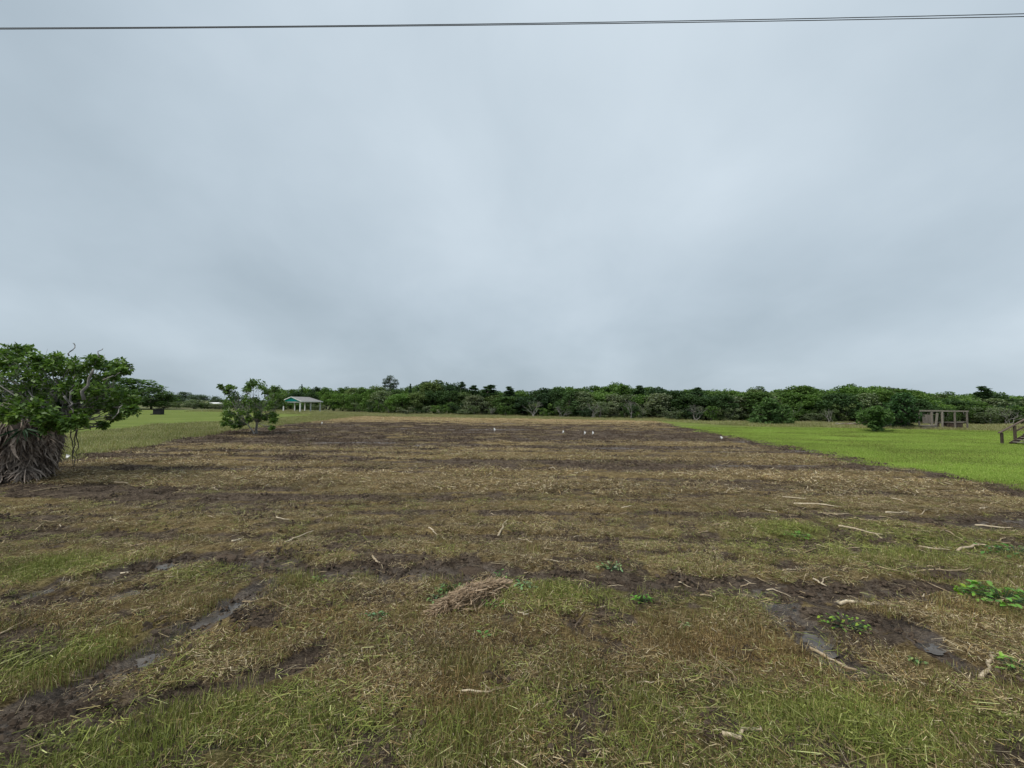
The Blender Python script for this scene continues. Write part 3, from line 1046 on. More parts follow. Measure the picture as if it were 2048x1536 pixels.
# lawn blades on the nearer lawn, and the rough strips
pats = [blade_patch(0.9, 420, 0.03, 0.09, 0.012, 0.95, MAT['lawn_blade']) for _ in range(4)]
x = RNG.uniform(15, 60, 22000)
y = 9 + RNG.random(22000) ** 1.4 * 38
k = (x > right_x(y) + 0.1 - 1.3 * RNG.random(len(x)) ** 4) & (x < 1.45 * y + 2) & (y < lawn_right_top(x))
x, y = x[k], y[k]
tint = np.stack([0.03 + 0.25 * sstep(0.45, 0.65, fbm(x * 0.35, y * 0.35, 172)), 0.80 + 0.65 * fbm(x * 0.12, y * 0.9, 171), 0.02 + 0.15 * sstep(0.52, 0.7, fbm(x * 0.5, y * 0.8, 173))], -1)
scatter('lawn_grass', 'short bright grass of the lawn on the right', pats, x, y, np.full(len(x), -0.01), V3(RNG.uniform(0.9, 1.3, len(x))), tint)

pats = [blade_patch(0.8, 160, 0.10, 0.42, 0.012, 0.45, MAT['tall_blade']) for _ in range(5)]
# strip between left lawn and lot
q = RNG.random((9000, 2))
yy = 12 + q[:, 0] * 62
inner = np.interp(yy, An[:, 1], An[:, 0]) if False else None
Lx = left_x(yy)
near_x = np.array([np.interp(v, An[::1, 1][::-1] if An[0, 1] > An[-1, 1] else An[:, 1], An[::1, 0][::-1] if An[0, 1] > An[-1, 1] else An[:, 0]) for v in yy])
xx = near_x - 1.0 + (Lx + 0.25 - near_x + 1.0) * q[:, 1]
k = xx < Lx + 0.3
x1, y1 = xx[k], yy[k]
# strip beyond the lot and lawns
xb = RNG.uniform(-75, 95, 12000)
fb = np.interp(xb, [FAR_L[0] - 40, FAR_L[0], FAR_R[0], 30, 60, 95], [92, FAR_L[1], FAR_R[1], 50, 47, 46])
yb = fb + RNG.random(12000) ** 1.2 * np.interp(xb, [-60, 0, 40, 90], [16, 16, 14, 12])
# rough edge along the right side of the lot
yc = RNG.uniform(9, 60, 700)
xc = right_x(yc) + RNG.normal(0, 0.10, 700)
x = np.concatenate([x1, xb, xc])
y = np.concatenate([y1, yb, yc])
hh = np.concatenate([RNG.uniform(0.45, 1.0, len(x1)) * (0.5 + fbm(x1 * 0.4, y1 * 0.4, 181)), RNG.uniform(0.7, 1.7, len(xb)) * (0.4 + 0.9 * fbm(xb * 0.2, yb * 0.2, 183)), RNG.uniform(0.15, 0.4, 700)])
g = np.concatenate([0.55 + 0 * x1, np.clip(0.15 + 0.8 * (fbm(xb * 0.12, yb * 0.12, 185) - 0.25), 0, 0.8), 0.5 + 0 * xc])
tint = np.stack([g, 0.95 + 0.55 * fbm(x * 0.3, y * 0.3, 187), 0.04 + 0 * g], -1)
sxy = RNG.uniform(0.8, 1.5, len(x))
scatter('tall_grass', 'rough tall grass along the edges of the lot and lawns', pats, x, y, np.full(len(x), -0.12), V3(sxy, sxy, hh), tint)


# ------------------------------------------------------------------ trees
def blob_points(c, r, n, rng=RNG, shell=0.55):
    d = unit(rng.normal(size=(n, 3)))
    rad = shell + (1 - shell) * rng.random(n) ** 0.6
    rad = np.where(rng.random(n) < 0.25, rng.random(n), rad)
    return np.array(c) + d * rad[:, None] * np.array(r), d


def wander(a, b, n=6, amp=0.1, rng=random):
    a, b = Vector(a), Vector(b)
    ln = (b - a).length
    pts = []
    off = Vector((0, 0, 0))
    for i in range(n + 1):
        s = i / n
        off = off * 0.6 + Vector((rng.gauss(0, 1), rng.gauss(0, 1), rng.gauss(0, 0.6))) * amp * ln * 0.35
        e = math.sin(math.pi * s) * 0.9 + (0.1 if 0 < i < n else 0)
        pts.append(a.lerp(b, s) + off * e)
    return pts


def broad_tree(name, label, cat, base, clumps, fork, leaf, mats, trunk_r, per=110, limbs=True, tint=(1, 1, 1, 1), stems=1, group=None, flat=0.75):
    """clumps: world (centre, radius). Leaves hang in clumps carried by limbs from the fork."""
    b = Vector(base)
    root = empty(name, b)
    tag(root, label, cat, group)
    tr = MB()
    forks = []
    for k in range(stems):
        f = Vector(fork) + Vector((random.gauss(0, 0.25), random.gauss(0, 0.25), random.gauss(0, 0.1))) * (stems > 1)
        p0 = b + Vector((random.uniform(-1, 1), random.uniform(-1, 1), 0)) * trunk_r * (1.2 if stems > 1 else 0)
        pts = wander(p0 - Vector((0, 0, 0.1)), f, 6, 0.05)
        tr.tube([p - b for p in pts], [trunk_r * (1.25 - 0.6 * i / 6) for i in range(7)], 8)
        forks.append(f)
    tr.build('trunk', mats[1], root, smooth=True)
    lm = MB()
    for c, r in clumps:
        f = min(forks, key=lambda q: (q - Vector(c)).length + random.random() * 0.5)
        pts = wander(f, c, 6, 0.22)
        r0 = trunk_r * random.uniform(0.25, 0.5)
        lm.tube([p - b for p in pts], [r0 * (1 - 0.75 * i / 6) + 0.004 for i in range(7)], 5)
        for q in range(3):
            e = Vector(c) + Vector((random.gauss(0, 0.6), random.gauss(0, 0.6), random.gauss(0, 0.5))) * r
            st = pts[random.randint(3, 5)]
            pp = wander(st, e, 3, 0.2)
            lm.tube([p - b for p in pp], [r0 * 0.3, r0 * 0.25, r0 * 0.18, 0.004], 4)
    lm.build('limb', mats[1], root, smooth=True)
    Vs, Rs = [], []
    for c, r in clumps:
        # sub-clusters inside the clump: sprays of leaves with gaps between
        ns = max(3, int(per / 16))
        for q in range(ns):
            sc, d = blob_points(np.array(c) - np.array(b), (r, r, r * flat), 1, shell=0.35)
            n = random.randint(10, 22)
            pts, dd = blob_points(sc[0], (r * 0.33, r * 0.33, r * 0.22), n, shell=0.2)
            Vs.append(leaf_quads(pts, leaf, leaf * 0.6, 0.9, out=dd * 0.8, droop=0.15))
            base_v = random.random() * 0.45
            Rs.append(np.clip(base_v + RNG.random(n) * 0.55, 0, 1))
    o = link('crown', quads_mesh('crown', np.concatenate(Vs), mats[0], np.concatenate(Rs)), root)
    o.color = tint
    return root


# --- big leafy tree and skirted palm at the left edge
TY = gp(60, 958)[1]
def pxc(lst, Y, dj=0.8, twice=True):
    out = []
    for (px, py, r) in lst:
        for rep in range(2 if twice else 1):
            yy = Y + (random.uniform(-dj, dj * 0.2) if rep == 0 else random.uniform(0.3 * dj, 1.8 * dj))
            out.append((tuple(at(px + random.uniform(-3, 3), py + random.uniform(-3, 3) , yy)), r * yy / FOC))
    return out


big = [(20, 708, 22), (46, 700, 18), (75, 718, 20), (112, 714, 14), (104, 735, 22), (140, 728, 20), (165, 736, 20), (193, 722, 13), (205, 735, 16),
       (238, 732, 15), (254, 736, 11), (226, 752, 13), (190, 758, 20), (150, 765, 26), (108, 768, 28), (68, 758, 28), (30, 752, 28), (0, 745, 28),
       (-35, 730, 30), (-60, 760, 35), (-40, 790, 35), (5, 785, 28), (55, 795, 28), (100, 800, 26), (140, 802, 22), (178, 793, 24), (214, 786, 22),
       (246, 792, 20), (266, 800, 13), (236, 815, 15), (202, 815, 18), (264, 822, 10), (232, 832, 10), (206, 848, 7), (170, 828, 13), (120, 828, 20),
       (85, 832, 20), (100, 848, 12), (60, 780, 22), (130, 785, 22), (-80, 720, 35), (-20, 700, 22), (180, 775, 20), (150, 745, 18), (85, 738, 18), (50, 730, 20), (15, 728, 18)]
cl = pxc(big, TY + 0.5)
cl += [(tuple(at(px_, py_, TY - 1.15 + random.uniform(-0.2, 0.2))), r_ * TY / FOC) for px_, py_, r_ in [(8, 815, 16), (35, 822, 14), (62, 830, 13), (84, 840, 12), (106, 848, 10), (20, 836, 10), (122, 836, 11), (70, 810, 15), (-20, 826, 18), (100, 822, 13), (140, 848, 11), (155, 838, 12), (128, 856, 9), (165, 846, 8), (90, 856, 8)]]
base = (*gp(112, 938), 0)
fork = at(128, 848, TY + 0.4)
bt = broad_tree('broadleaf_tree', 'large spreading broadleaf tree growing over the dead-skirted palm at the left edge', 'tree', base, cl, fork, 0.155,
                (MAT['leaf'], MAT['grey_bark']), 0.048, per=122)
bb = Vector(base)
for a, c, r in [((168, 800), (187, 738), 0.05), ((140, 815), (150, 775), 0.035), ((138, 712), (150, 690), 0.022), ((200, 715), (206, 697), 0.018),
                ((128, 792), (146, 826), 0.03), ((225, 838), (245, 810), 0.018), ((150, 690), (146, 686), 0.012), ((206, 760), (240, 745), 0.02)]:
    mbt = MB()
    pts = wander(at(*a, TY - 0.5), at(*c, TY - 0.4), 5, 0.28)
    mbt.tube([p - bb for p in pts], [r * (1 - 0.1 * i) for i in range(6)], 6)
    mbt.build('bare_branch', MAT['grey_bark'], bt, smooth=True)['label'] = 'grey leafless branch showing against the leaves'
for px0, py0, px1, py1 in [(150, 850, 148, 938), (156, 855, 155, 925), (140, 866, 205, 851), (148, 900, 152, 935), (142, 860, 146, 910), (175, 845, 180, 860)]:
    pts = wander(at(px0, py0, TY - 0.1), at(px1, py1, TY + 0.1), 7, 0.12)
    mv = MB()
    mv.tube([p - bb for p in pts], [0.016, 0.016, 0.015, 0.014, 0.013, 0.011, 0.009, 0.007], 5)
    mv.build('vine', MAT['bark'], bt, smooth=True)

pbase = Vector((*gp(42, 957), 0))
palm = empty('palm_tree', pbase)
tag(palm, 'short palm with a thick skirt of dead grey fronds at the left edge', 'palm tree')
mb = MB()
mb.tube([(0, 0, -0.1), (0.02, 0, 0.8), (-0.05, 0.05, 1.4), (-0.1, 0.1, 2.0)], [0.44, 0.42, 0.40, 0.26], 12)
mb.build('trunk', MAT['palm_trunk'], palm, smooth=True)


def frond_mesh(seed, n=13, ln=0.85, spread=0.5, mat=None, stalk=0.5, stiff=0.0):
    """fan frond: stalk along +x then a fan of long strips; drooping down for dead ones"""
    rg = random.Random(seed)
    mb = MB()
    mb.tube([(0, 0, 0), (stalk * 0.5, 0, 0.03), (stalk, 0, -0.02)], [0.022, 0.016, 0.012], 5, r=rg.random())
    for i in range(n):
        a = (i / (n - 1) - 0.5) * 2 * spread + rg.gauss(0, 0.06)
        l = ln * rg.uniform(0.7, 1.1)
        P = [Vector((stalk, 0, -0.02))]
        d = Vector((math.cos(a), math.sin(a), rg.gauss(0, 0.12)))
        w0 = rg.uniform(0.020, 0.052) if mat is not None and mat.name == 'dead_frond' else rg.uniform(0.014, 0.026)
        nseg = 4
        W = [w0 * 0.5, w0, w0 * 0.8, w0 * 0.45, 0.003]
        for k in range(nseg):
            P.append(P[-1] + d * l / nseg)
            jj = 0.24 if mat is not None and mat.name == 'dead_frond' else 0.08
            d = (d + Vector((rg.gauss(0.08, jj), rg.gauss(0, jj), -stiff + rg.gauss(0, jj)))).normalized()
        s = Vector((-math.sin(a), math.cos(a), rg.gauss(0, 0.7))).normalized()
        V = []
        for p, w in zip(P, W):
            V += [tuple(p - s * w), tuple(p + s * w)]
        mb.add(V, [(2 * k, 2 * k + 1, 2 * k + 3, 2 * k + 2) for k in range(nseg)], rg.random())
    return mb.mesh('frond', mat)


dead = [frond_mesh(k, 10, random.uniform(0.5, 0.8), 0.5, MAT['dead_frond'], random.uniform(0.15, 0.35), 0.0) for k in range(8)]
live = [frond_mesh(50 + k, 16, 0.75, 1.1, MAT['green_frond'], 0.7, 0.05) for k in range(3)]
for k in range(210):
    lev = (k / 210) ** 0.9
    z = 0.42 + 1.58 * lev
    a = k * 2.39996 + random.gauss(0, 0.2)
    down = math.radians(random.gauss(86, 6) - 14 * lev)
    r0 = 0.50 + 0.16 * lev
    o = link('dead_frond', random.choice(dead), palm, (math.cos(a) * r0, math.sin(a) * r0, z),
             (random.gauss(0, 0.5), down, a), (random.uniform(0.8, 1.15),) * 3)
for k in range(22):   # fronds that splay far out on the left and onto the ground
    a = random.uniform(2.3, 4.4)
    link('dead_frond', random.choice(dead), palm, (math.cos(a) * 0.4, math.sin(a) * 0.4, 1.65 + random.uniform(-0.25, 0.15)),
         (random.gauss(0, 0.3), math.radians(random.uniform(18, 55)), a), (1.4,) * 3)
for k in range(7):
    a = -math.pi / 2 + random.uniform(-0.4, 1.3)
    link('dead_frond', random.choice(dead), palm, (math.cos(a) * 0.55, math.sin(a) * 0.55, 0.55), (random.gauss(0, 0.3), math.radians(38), a), (1.0,) * 3)
for k in range(16):
    a = math.pi * 0.6 + k * 0.42
    o = link('green_frond', random.choice(live), palm, (-0.15 + math.cos(a) * 0.2, math.sin(a) * 0.2, 2.05),
             (random.gauss(0, 0.2), math.radians(random.uniform(-25, 30)), a), (random.uniform(1.0, 1.3),) * 3)

# --- lone small tree at the left edge of the lot
SY = gp(512, 868)[1]
sm = [(506, 766, 10), (520, 773, 12), (492, 780, 11), (536, 784, 13), (551, 778, 10), (557, 794, 11), (465, 775, 7), (452, 784, 6), (465, 793, 11),
      (480, 800, 13), (457, 806, 11), (500, 798, 15), (520, 803, 15), (541, 812, 14), (456, 822, 11), (470, 832, 12), (449, 843, 8), (456, 848, 8),
      (490, 822, 13), (515, 826, 11), (545, 830, 10), (478, 847, 7), (500, 838, 8), (550, 843, 6), (543, 855, 4), (528, 835, 8), (440, 775, 4), (470, 850, 6), (560, 806, 8)]
broad_tree('broadleaf_tree', 'small forked tree standing alone where the lot meets the left lawn', 'tree', (*gp(512, 868), 0), pxc(sm, SY, 0.9),
           at(509, 845, SY), 0.20, (MAT['leaf'], MAT['grey_bark']), 0.05, per=125, stems=3)

# --- rounded shrubs at the right


def px_crown(px0, px1, pt, pb, n, Y, rr, seed=1, dome=True, vee=0.0):
    rg = random.Random(seed)
    out = []
    for _ in range(n):
        v = rg.random() ** 0.8
        half = (px1 - px0) / 2 * (math.sqrt(max(0.05, 1 - v ** 2.2)) if dome else 1.0)
        if vee:
            half *= min(1.0, vee + v * 1.6)
        cx = (px0 + px1) / 2 + rg.uniform(-1, 1) * max(2, half - rr)
        py = pb - rr * 0.5 - v * (pb - pt - rr * 1.2)
        yy = Y + rg.uniform(-0.35, 0.35) * (px1 - px0) * Y / FOC
        out.append((tuple(at(cx, py, yy)), rr * yy / FOC * rg.uniform(0.8, 1.2)))
    return out


Yb = gp(1540, 848)[1]
broad_tree('round_shrub', 'broad dark rounded shrub at the far edge of the right lawn', 'shrub', (*gp(1540, 848), 0),
           px_crown(1490, 1592, 796, 849, 70, Yb, 11, 2), at(1540, 838, Yb), 0.42, (MAT['wood_leaf'], MAT['bark']), 0.12, per=70, tint=(0.072, 0.120, 0.045, 1), stems=2)
Yb = gp(1748, 863)[1]
broad_tree('round_shrub', 'green vase-shaped bush standing on the right lawn', 'shrub', (*gp(1748, 863), 0),
           px_crown(1700, 1804, 811, 862, 72, Yb, 9, 3, vee=0.12), at(1748, 857, Yb), 0.28, (MAT['wood_leaf'], MAT['bark']), 0.08, per=80, tint=(0.080, 0.135, 0.045, 1), stems=3)
Yb = gp(1806, 857)[1] + 2
broad_tree('round_shrub', 'tall very dark bushy tree between the vase-shaped bush and the open frame', 'tree', (*gp(1806, 856), 0),
           px_crown(1762, 1846, 782, 858, 75, Yb, 12, 4), at(1806, 845, Yb), 0.36, (MAT['wood_leaf'], MAT['bark']), 0.14, per=70, tint=(0.048, 0.093, 0.038, 1), stems=2)
Yb = gp(1332, 837)[1]
broad_tree('round_shrub', 'small dark evergreen bush at the corner where lawn, lot and wood meet', 'shrub', (*gp(1345, 839), 0),
           px_crown(1325, 1368, 806, 840, 30, Yb, 8, 5), at(1345, 834, Yb), 0.4, (MAT['wood_leaf'], MAT['bark']), 0.1, per=60, tint=(0.056, 0.104, 0.040, 1))


# --- the wood behind: prototypes, then copies
def proto_crown(seed, w, h, nb, nl, leaf, kind='round'):
    rg = np.random.default_rng(seed)
    Vs, Rs = [], []
    for k in range(nb):
        if kind == 'round':
            v = rg.random() ** 0.7
            rad = math.sqrt(max(0.05, 1 - (abs(v - 0.4) / 0.62) ** 2.2)) * (0.45 + 0.55 * rg.random())
            c = np.array([0, 0, h * (0.08 + 0.86 * v)])
            r = w * 0.5 * 0.34 * rg.uniform(0.7, 1.2)
        elif kind == 'cone':
            v = rg.random()
            rad = (1 - v) * (0.3 + 0.7 * rg.random()) + 0.03
            c = np.array([0, 0, h * (0.1 + 0.88 * v)])
            r = w * 0.5 * (0.34 * (1 - v) + 0.10)
        else:   # loose, open shrub
            v = rg.random()
            rad = (0.3 + 0.7 * rg.random()) * (0.5 + 0.6 * v)
            c = np.array([0, 0, h * (0.1 + 0.82 * v)])
            r = w * 0.5 * 0.26 * rg.uniform(0.6, 1.2)
        a = rg.random() * 6.283
        c = c + np.array([math.cos(a), math.sin(a), 0]) * rad * w * 0.5
        pts, d = blob_points(c, (r, r, r * 0.75), nl, rg, 0.5)
        Vs.append(leaf_quads(pts, leaf, leaf * 0.7, 0.8, rg, out=d * 0.7))
        Rs.append(np.clip(rg.random() * 0.45 + rg.random(nl) * 0.55, 0, 1))
    return quads_mesh('crown', np.concatenate(Vs), MAT['wood_leaf'], np.concatenate(Rs))


def proto_trunk(seed, h, r, w, mat):
    rg = random.Random(seed)
    mb = MB()
    pts = wander((0, 0, -0.2), (rg.gauss(0, 0.1), rg.gauss(0, 0.1), h * 0.62), 5, 0.12, rg)
    mb.tube(pts, [r * (1.2 - 0.16 * i) for i in range(6)], 6)
    for k in range(7):
        st = pts[rg.randint(1, 4)]
        a = rg.random() * 6.283
        e = Vector((math.cos(a) * w * 0.36, math.sin(a) * w * 0.36, h * rg.uniform(0.5, 0.85)))
        mb.tube(wander(st, e, 4, 0.2, rg), [r * 0.5, r * 0.4, r * 0.3, r * 0.2, r * 0.1], 5)
    return mb.mesh('trunk', mat, True)


P_ROUND = [(proto_crown(100 + k, 4.4, 6.0, 44, 80, 0.30), proto_trunk(100 + k, 6.0, 0.14, 4.4, MAT['bark'])) for k in range(8)]
P_SHRUB = [(proto_crown(200 + k, 3.4, 3.2, 24, 55, 0.22, 'loose'), proto_trunk(200 + k, 3.2, 0.06, 3.4, MAT['grey_bark'])) for k in range(5)]
P_CONE = [(proto_crown(300 + k, 3.0, 6.5, 34, 50, 0.28, 'cone'), proto_trunk(300 + k, 6.5, 0.11, 1.5, MAT['bark'])) for k in range(3)]


def plant(proto, name, label, cat, x, y, w, h, tint, group=None, ph=6.0, pw=4.4):
    root = empty(name, (x, y, -0.14))
    tag(root, label, cat, group)
    rz = random.random() * 6.283
    s = (w / pw, w / pw, h / ph)
    o = link('crown', proto[0], root, rot=(0, 0, rz), scl=s)
    o.color = (*tint, 1)
    link('trunk', proto[1], root, rot=(0, 0, rz), scl=s)
    return root


XB = [200, 560, 665, 800, 1000, 1300, 1500, 1700, 1900, 2048, 2400]
YBASE = [817, 818, 820.5, 828, 832, 838, 841, 844, 846, 848, 853]
XT = [500, 560, 620, 660, 700, 740, 800, 838, 870, 900, 940, 1000, 1060, 1105, 1240, 1330, 1400, 1480, 1560, 1660, 1750, 1850, 1950, 2048, 2400]
YTOP = [776, 774, 774, 774, 774, 770, 776, 772, 764, 768, 778, 780, 781, 771, 769, 777, 776, 776, 773, 771, 772, 781, 786, 788, 792]
DARK = [(0.050, 0.084, 0.036), (0.058, 0.094, 0.040), (0.046, 0.076, 0.042), (0.066, 0.104, 0.038)]
BRIGHT = [(0.092, 0.150, 0.042), (0.108, 0.168, 0.048), (0.080, 0.128, 0.040)]
OLIVE = [(0.110, 0.140, 0.060), (0.098, 0.130, 0.060)]
GREYG = [(0.155, 0.18, 0.115), (0.135, 0.16, 0.098), (0.165, 0.178, 0.125)]


def top_z(px, Y, jit=0.0):
    return at(px, np.interp(px, XT, YTOP) + jit, Y).z


cnt = 0
# back row, middle row: full trees
for row, (dmul, step, hmul) in enumerate([(1.32, 23, 1.0), (1.16, 25, 0.97), (1.05, 29, 0.84)]):
    px = 545 + 7 * row
    while px < 2110:
        yb = np.interp(px, XB, YBASE)
        g = gp(px, yb)
        Y = g[1] * dmul + random.uniform(-2, 2)
        X = at(px, 800, Y).x
        h = max(3.0, (top_z(px, Y, random.uniform(-4, 7)) + 0.14) * hmul * random.uniform(0.88, 1.03))
        w = random.uniform(4.8, 7.2)
        z = random.random()
        zone_bright = 0.55 if (640 < px < 760 or px > 1480) else 0.18
        if row == 2 and z < 0.25:
            c, lab = random.choice(GREYG), 'greyish green tree'
        elif z < 0.25 + zone_bright:
            c, lab = random.choice(BRIGHT), 'fresh green tree'
        elif z < 0.9:
            c, lab = random.choice(DARK), 'dark green tree'
        else:
            c, lab = random.choice(OLIVE), 'dull olive tree'
        f = random.uniform(0.85, 1.2)
        plant(random.choice(P_ROUND), 'wood_tree', by_mark(('tall ' if h > 7 else '') + lab + ' in the %s wood row' % ('back', 'middle', 'front')[row], px), 'tree', X, Y, w, h, tuple(v * f for v in c), 'trees of the wood beyond the lot')
        px += step * random.uniform(0.75, 1.3)
        cnt += 1
# understorey shrubs along its front
px = 560
while px < 2090:
    yb = np.interp(px, XB, YBASE)
    g = gp(px, yb)
    Y = g[1] * random.uniform(0.97, 1.04)
    X = at(px, 800, Y).x
    h = random.uniform(1.4, 3.4)
    ci_ = random.randrange(4)
    c = random.choice((GREYG, OLIVE, DARK, BRIGHT)[ci_])
    lab = by_mark(('low ' if h < 2.3 else 'high ') + ('grey-green', 'olive', 'dark', 'fresh green')[ci_] + ' bush at the wood foot', px)
    f = random.uniform(0.8, 1.15)
    plant(random.choice(P_SHRUB), 'wood_shrub', lab, 'shrub', X, Y, random.uniform(2.2, 4.2), h, tuple(v * f for v in c),
          'shrubs along the foot of the wood', 3.2, 3.4)
    px += random.uniform(11, 26)
    cnt += 1
# pointed cedars that break the skyline
for px, pt, w, lab in [(738 + 82, 767, 0.9, 'narrow bare-topped cedar spiking above the wood, right of the lone tall pine'),
                       (925, 763, 2.6, 'slim pointed cedar on the skyline, just right of the two rounded tops'),
                       (946, 770, 3.4, 'ragged cedar on the skyline beside the slim pointed one'),
                       (980, 768, 5.0, 'dark cedar leaning to the right on the skyline of the wood'),
                       (1019, 771, 3.0, 'small dark cedar on the skyline right of the leaning one'),
                       (1968, 770, 3.0, 'dark cone-shaped tree rising above the wood behind the open frame'),
                       (603, 768, 0.8, 'narrow dark cedar tip above the wood over the pavilion'),
                       (1280, 769, 3.0, 'dark cedar at the top of the wood above the lot corner'),
                       (1395, 773, 3.0, 'dark cedar above the wood left of the broad round shrub')]:
    Y = gp(px, np.interp(px, XB, YBASE))[1] * 1.1
    p = at(px, 800, Y)
    plant(random.choice(P_CONE), 'cedar_tree', lab, 'tree', p.x, Y, w * 2.1, at(px, pt, Y).z + 0.14, (0.052, 0.086, 0.046), None, 6.5, 3.0)
# the two rounded crowns that stand proud of the wood
for px, pt, w, lab in [(868, 760, 8.0, 'large rounded olive crown standing above the middle of the wood'),
                       (903, 763, 6.5, 'dark rounded crown right beside the large olive one above the wood')]:
    Y = gp(px, np.interp(px, XB, YBASE))[1] * 1.12
    p = at(px, 800, Y)
    plant(P_ROUND[px % 8], 'oak_tree', lab, 'tree', p.x, Y, w, at(px, pt, Y).z + 0.14, OLIVE[0] if px < 880 else DARK[2])
# lone tall pine, flat tufts on a bare stem
Y = gp(780, 828)[1] * 1.25
pb = Vector((*at(780, 800, Y).xy, -0.14))
pine = empty('pine_tree', pb)
tag(pine, 'tall flat-topped pine rising highest above the left half of the wood', 'tree')
mb = MB()
tp = at(780, 756, Y)
mb.tube(wander((0, 0, 0), tp - pb, 6, 0.04), [0.22, 0.2, 0.18, 0.16, 0.13, 0.10, 0.05], 6)
PT = [(781, 754, 7), (772, 760, 6), (790, 761, 6), (779, 759, 5), (769, 766, 4), (793, 767, 5), (785, 768, 4), (776, 765, 4), (772, 772, 5), (789, 773, 5), (781, 772, 5)]
Vs = []
for px, py, r in PT:
    c = at(px, py, Y + random.uniform(-0.6, 0.6)) - pb
    mb.tube([Vector((0, 0, c.z - 0.5)), c], [0.07, 0.03], 5)
    rr = r * Y / FOC
    pts, d = blob_points(c, (rr, rr, rr * 0.45), 150)
    Vs.append(leaf_quads(pts, 0.38, 0.14, 0.8, out=d * 0.6))
mb.build('trunk', MAT['bark'], pine, smooth=True)
o = link('crown', quads_mesh('crown', np.concatenate(Vs), MAT['wood_leaf']), pine)
o.color = (0.055, 0.082, 0.046, 1)


# bare grey snags in front of the wood
def snag_mesh(seed):
    rg = random.Random(seed)
    mb = MB()

    def grow(p, d, l, r, n):
        q = p + d * l
        pts = wander(p, q, 3, 0.25, rg)
        mb.tube(pts, [r, r * 0.85, r * 0.7, r * 0.5], 4)
        if n:
            for _ in range(rg.choice((2, 3))):
                dd = (d + Vector((rg.gauss(0, 0.5), rg.gauss(0, 0.5), rg.gauss(0.1, 0.3)))).normalized()
                grow(q, dd, l * rg.uniform(0.55, 0.8), r * 0.5, n - 1)
    for k in range(4):
        grow(Vector((rg.gauss(0, 0.2), rg.gauss(0, 0.2), 0)), Vector((rg.gauss(0, 0.35), rg.gauss(0, 0.35), 1)).normalized(), 1.1, 0.06, 3)
    return mb.mesh('snag', MAT['grey_bark'])


snags = [snag_mesh(k) for k in range(3)]
for px, s in [(1068, 1.1), (1120, 0.8), (1185, 1.0), (1262, 1.1), (1390, 0.9), (985, 0.6), (1660, 0.7), (2010, 0.9)]:
    Y = gp(px, np.interp(px, XB, YBASE))[1] * 0.96
    p = at(px, 800, Y)
    o = link('dead_shrub', random.choice(snags), None, (p.x, Y, -0.14), (0, 0, random.random() * 6), (s * 1.2,) * 3)
    tag(o, by_mark('leafless grey shrub before the wood', px), 'shrub', 'leafless grey shrubs before the wood')

# --- left distance: broad tree behind the palm, low scrub, far umbrella-shaped oaks
for px, pb_, pt, w, c, lab in [(262, 817, 757, 17, BRIGHT[0], 'broad green tree behind the palm, beyond the left lawn'),
                               (305, 818, 776, 9, DARK[3], 'lower green tree at the right shoulder of the broad tree behind the palm'),
                               (205, 818, 765, 12, DARK[3], 'dark tree mostly hidden behind the leafy palm crown'),
                               (120, 818, 768, 14, DARK[1], 'dark tree far behind the leafy crown at the left edge'),
                               (20, 818, 770, 14, DARK[1], 'tree far behind the palm at the very left edge')]:
    Y = gp(px, pb_)[1]
    p = at(px, 800, Y)
    plant(random.choice(P_ROUND), 'field_tree', lab, 'tree', p.x, Y, w, at(px, pt, Y).z + 0.14, c)
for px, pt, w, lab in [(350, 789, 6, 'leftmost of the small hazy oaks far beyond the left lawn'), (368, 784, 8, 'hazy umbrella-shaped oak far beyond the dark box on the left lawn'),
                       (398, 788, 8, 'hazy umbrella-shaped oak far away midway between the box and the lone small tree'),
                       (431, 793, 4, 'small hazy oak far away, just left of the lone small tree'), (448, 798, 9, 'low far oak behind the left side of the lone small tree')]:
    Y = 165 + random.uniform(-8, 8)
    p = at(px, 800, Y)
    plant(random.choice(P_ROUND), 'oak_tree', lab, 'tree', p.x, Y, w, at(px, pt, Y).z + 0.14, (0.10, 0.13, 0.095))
px = 318
while px < 640:
    Y = random.uniform(112, 150)
    p = at(px, 800, Y)
    c = random.choice(OLIVE + GREYG + BRIGHT)
    plant(random.choice(P_SHRUB), 'marsh_shrub', by_mark('low scrub bush far beyond the left lawn', px), 'shrub', p.x, Y, random.uniform(4, 8), random.uniform(1.2, 3.0), c, 'scrub bushes beyond the left lawn', 3.2, 3.4)
    px += random.uniform(8, 16)
# far horizon trees, one low mass
rg = np.random.default_rng(5)
Vs = []
for k in range(420):
    X = rg.uniform(-900, 900)
    Y = rg.uniform(420, 560)
    r = rg.uniform(4, 8)
    pts, d = blob_points((X, Y, r * 0.5), (r * 1.5, r, r * 0.8), 45, rg)
    Vs.append(leaf_quads(pts, 1.6, 1.2, 0.8, rg))
o = link('distant_wood', quads_mesh('distant_wood', np.concatenate(Vs), MAT['wood_leaf']))
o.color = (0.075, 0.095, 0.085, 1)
tag(o, 'low far-off line of woods along the horizon', kind='stuff')

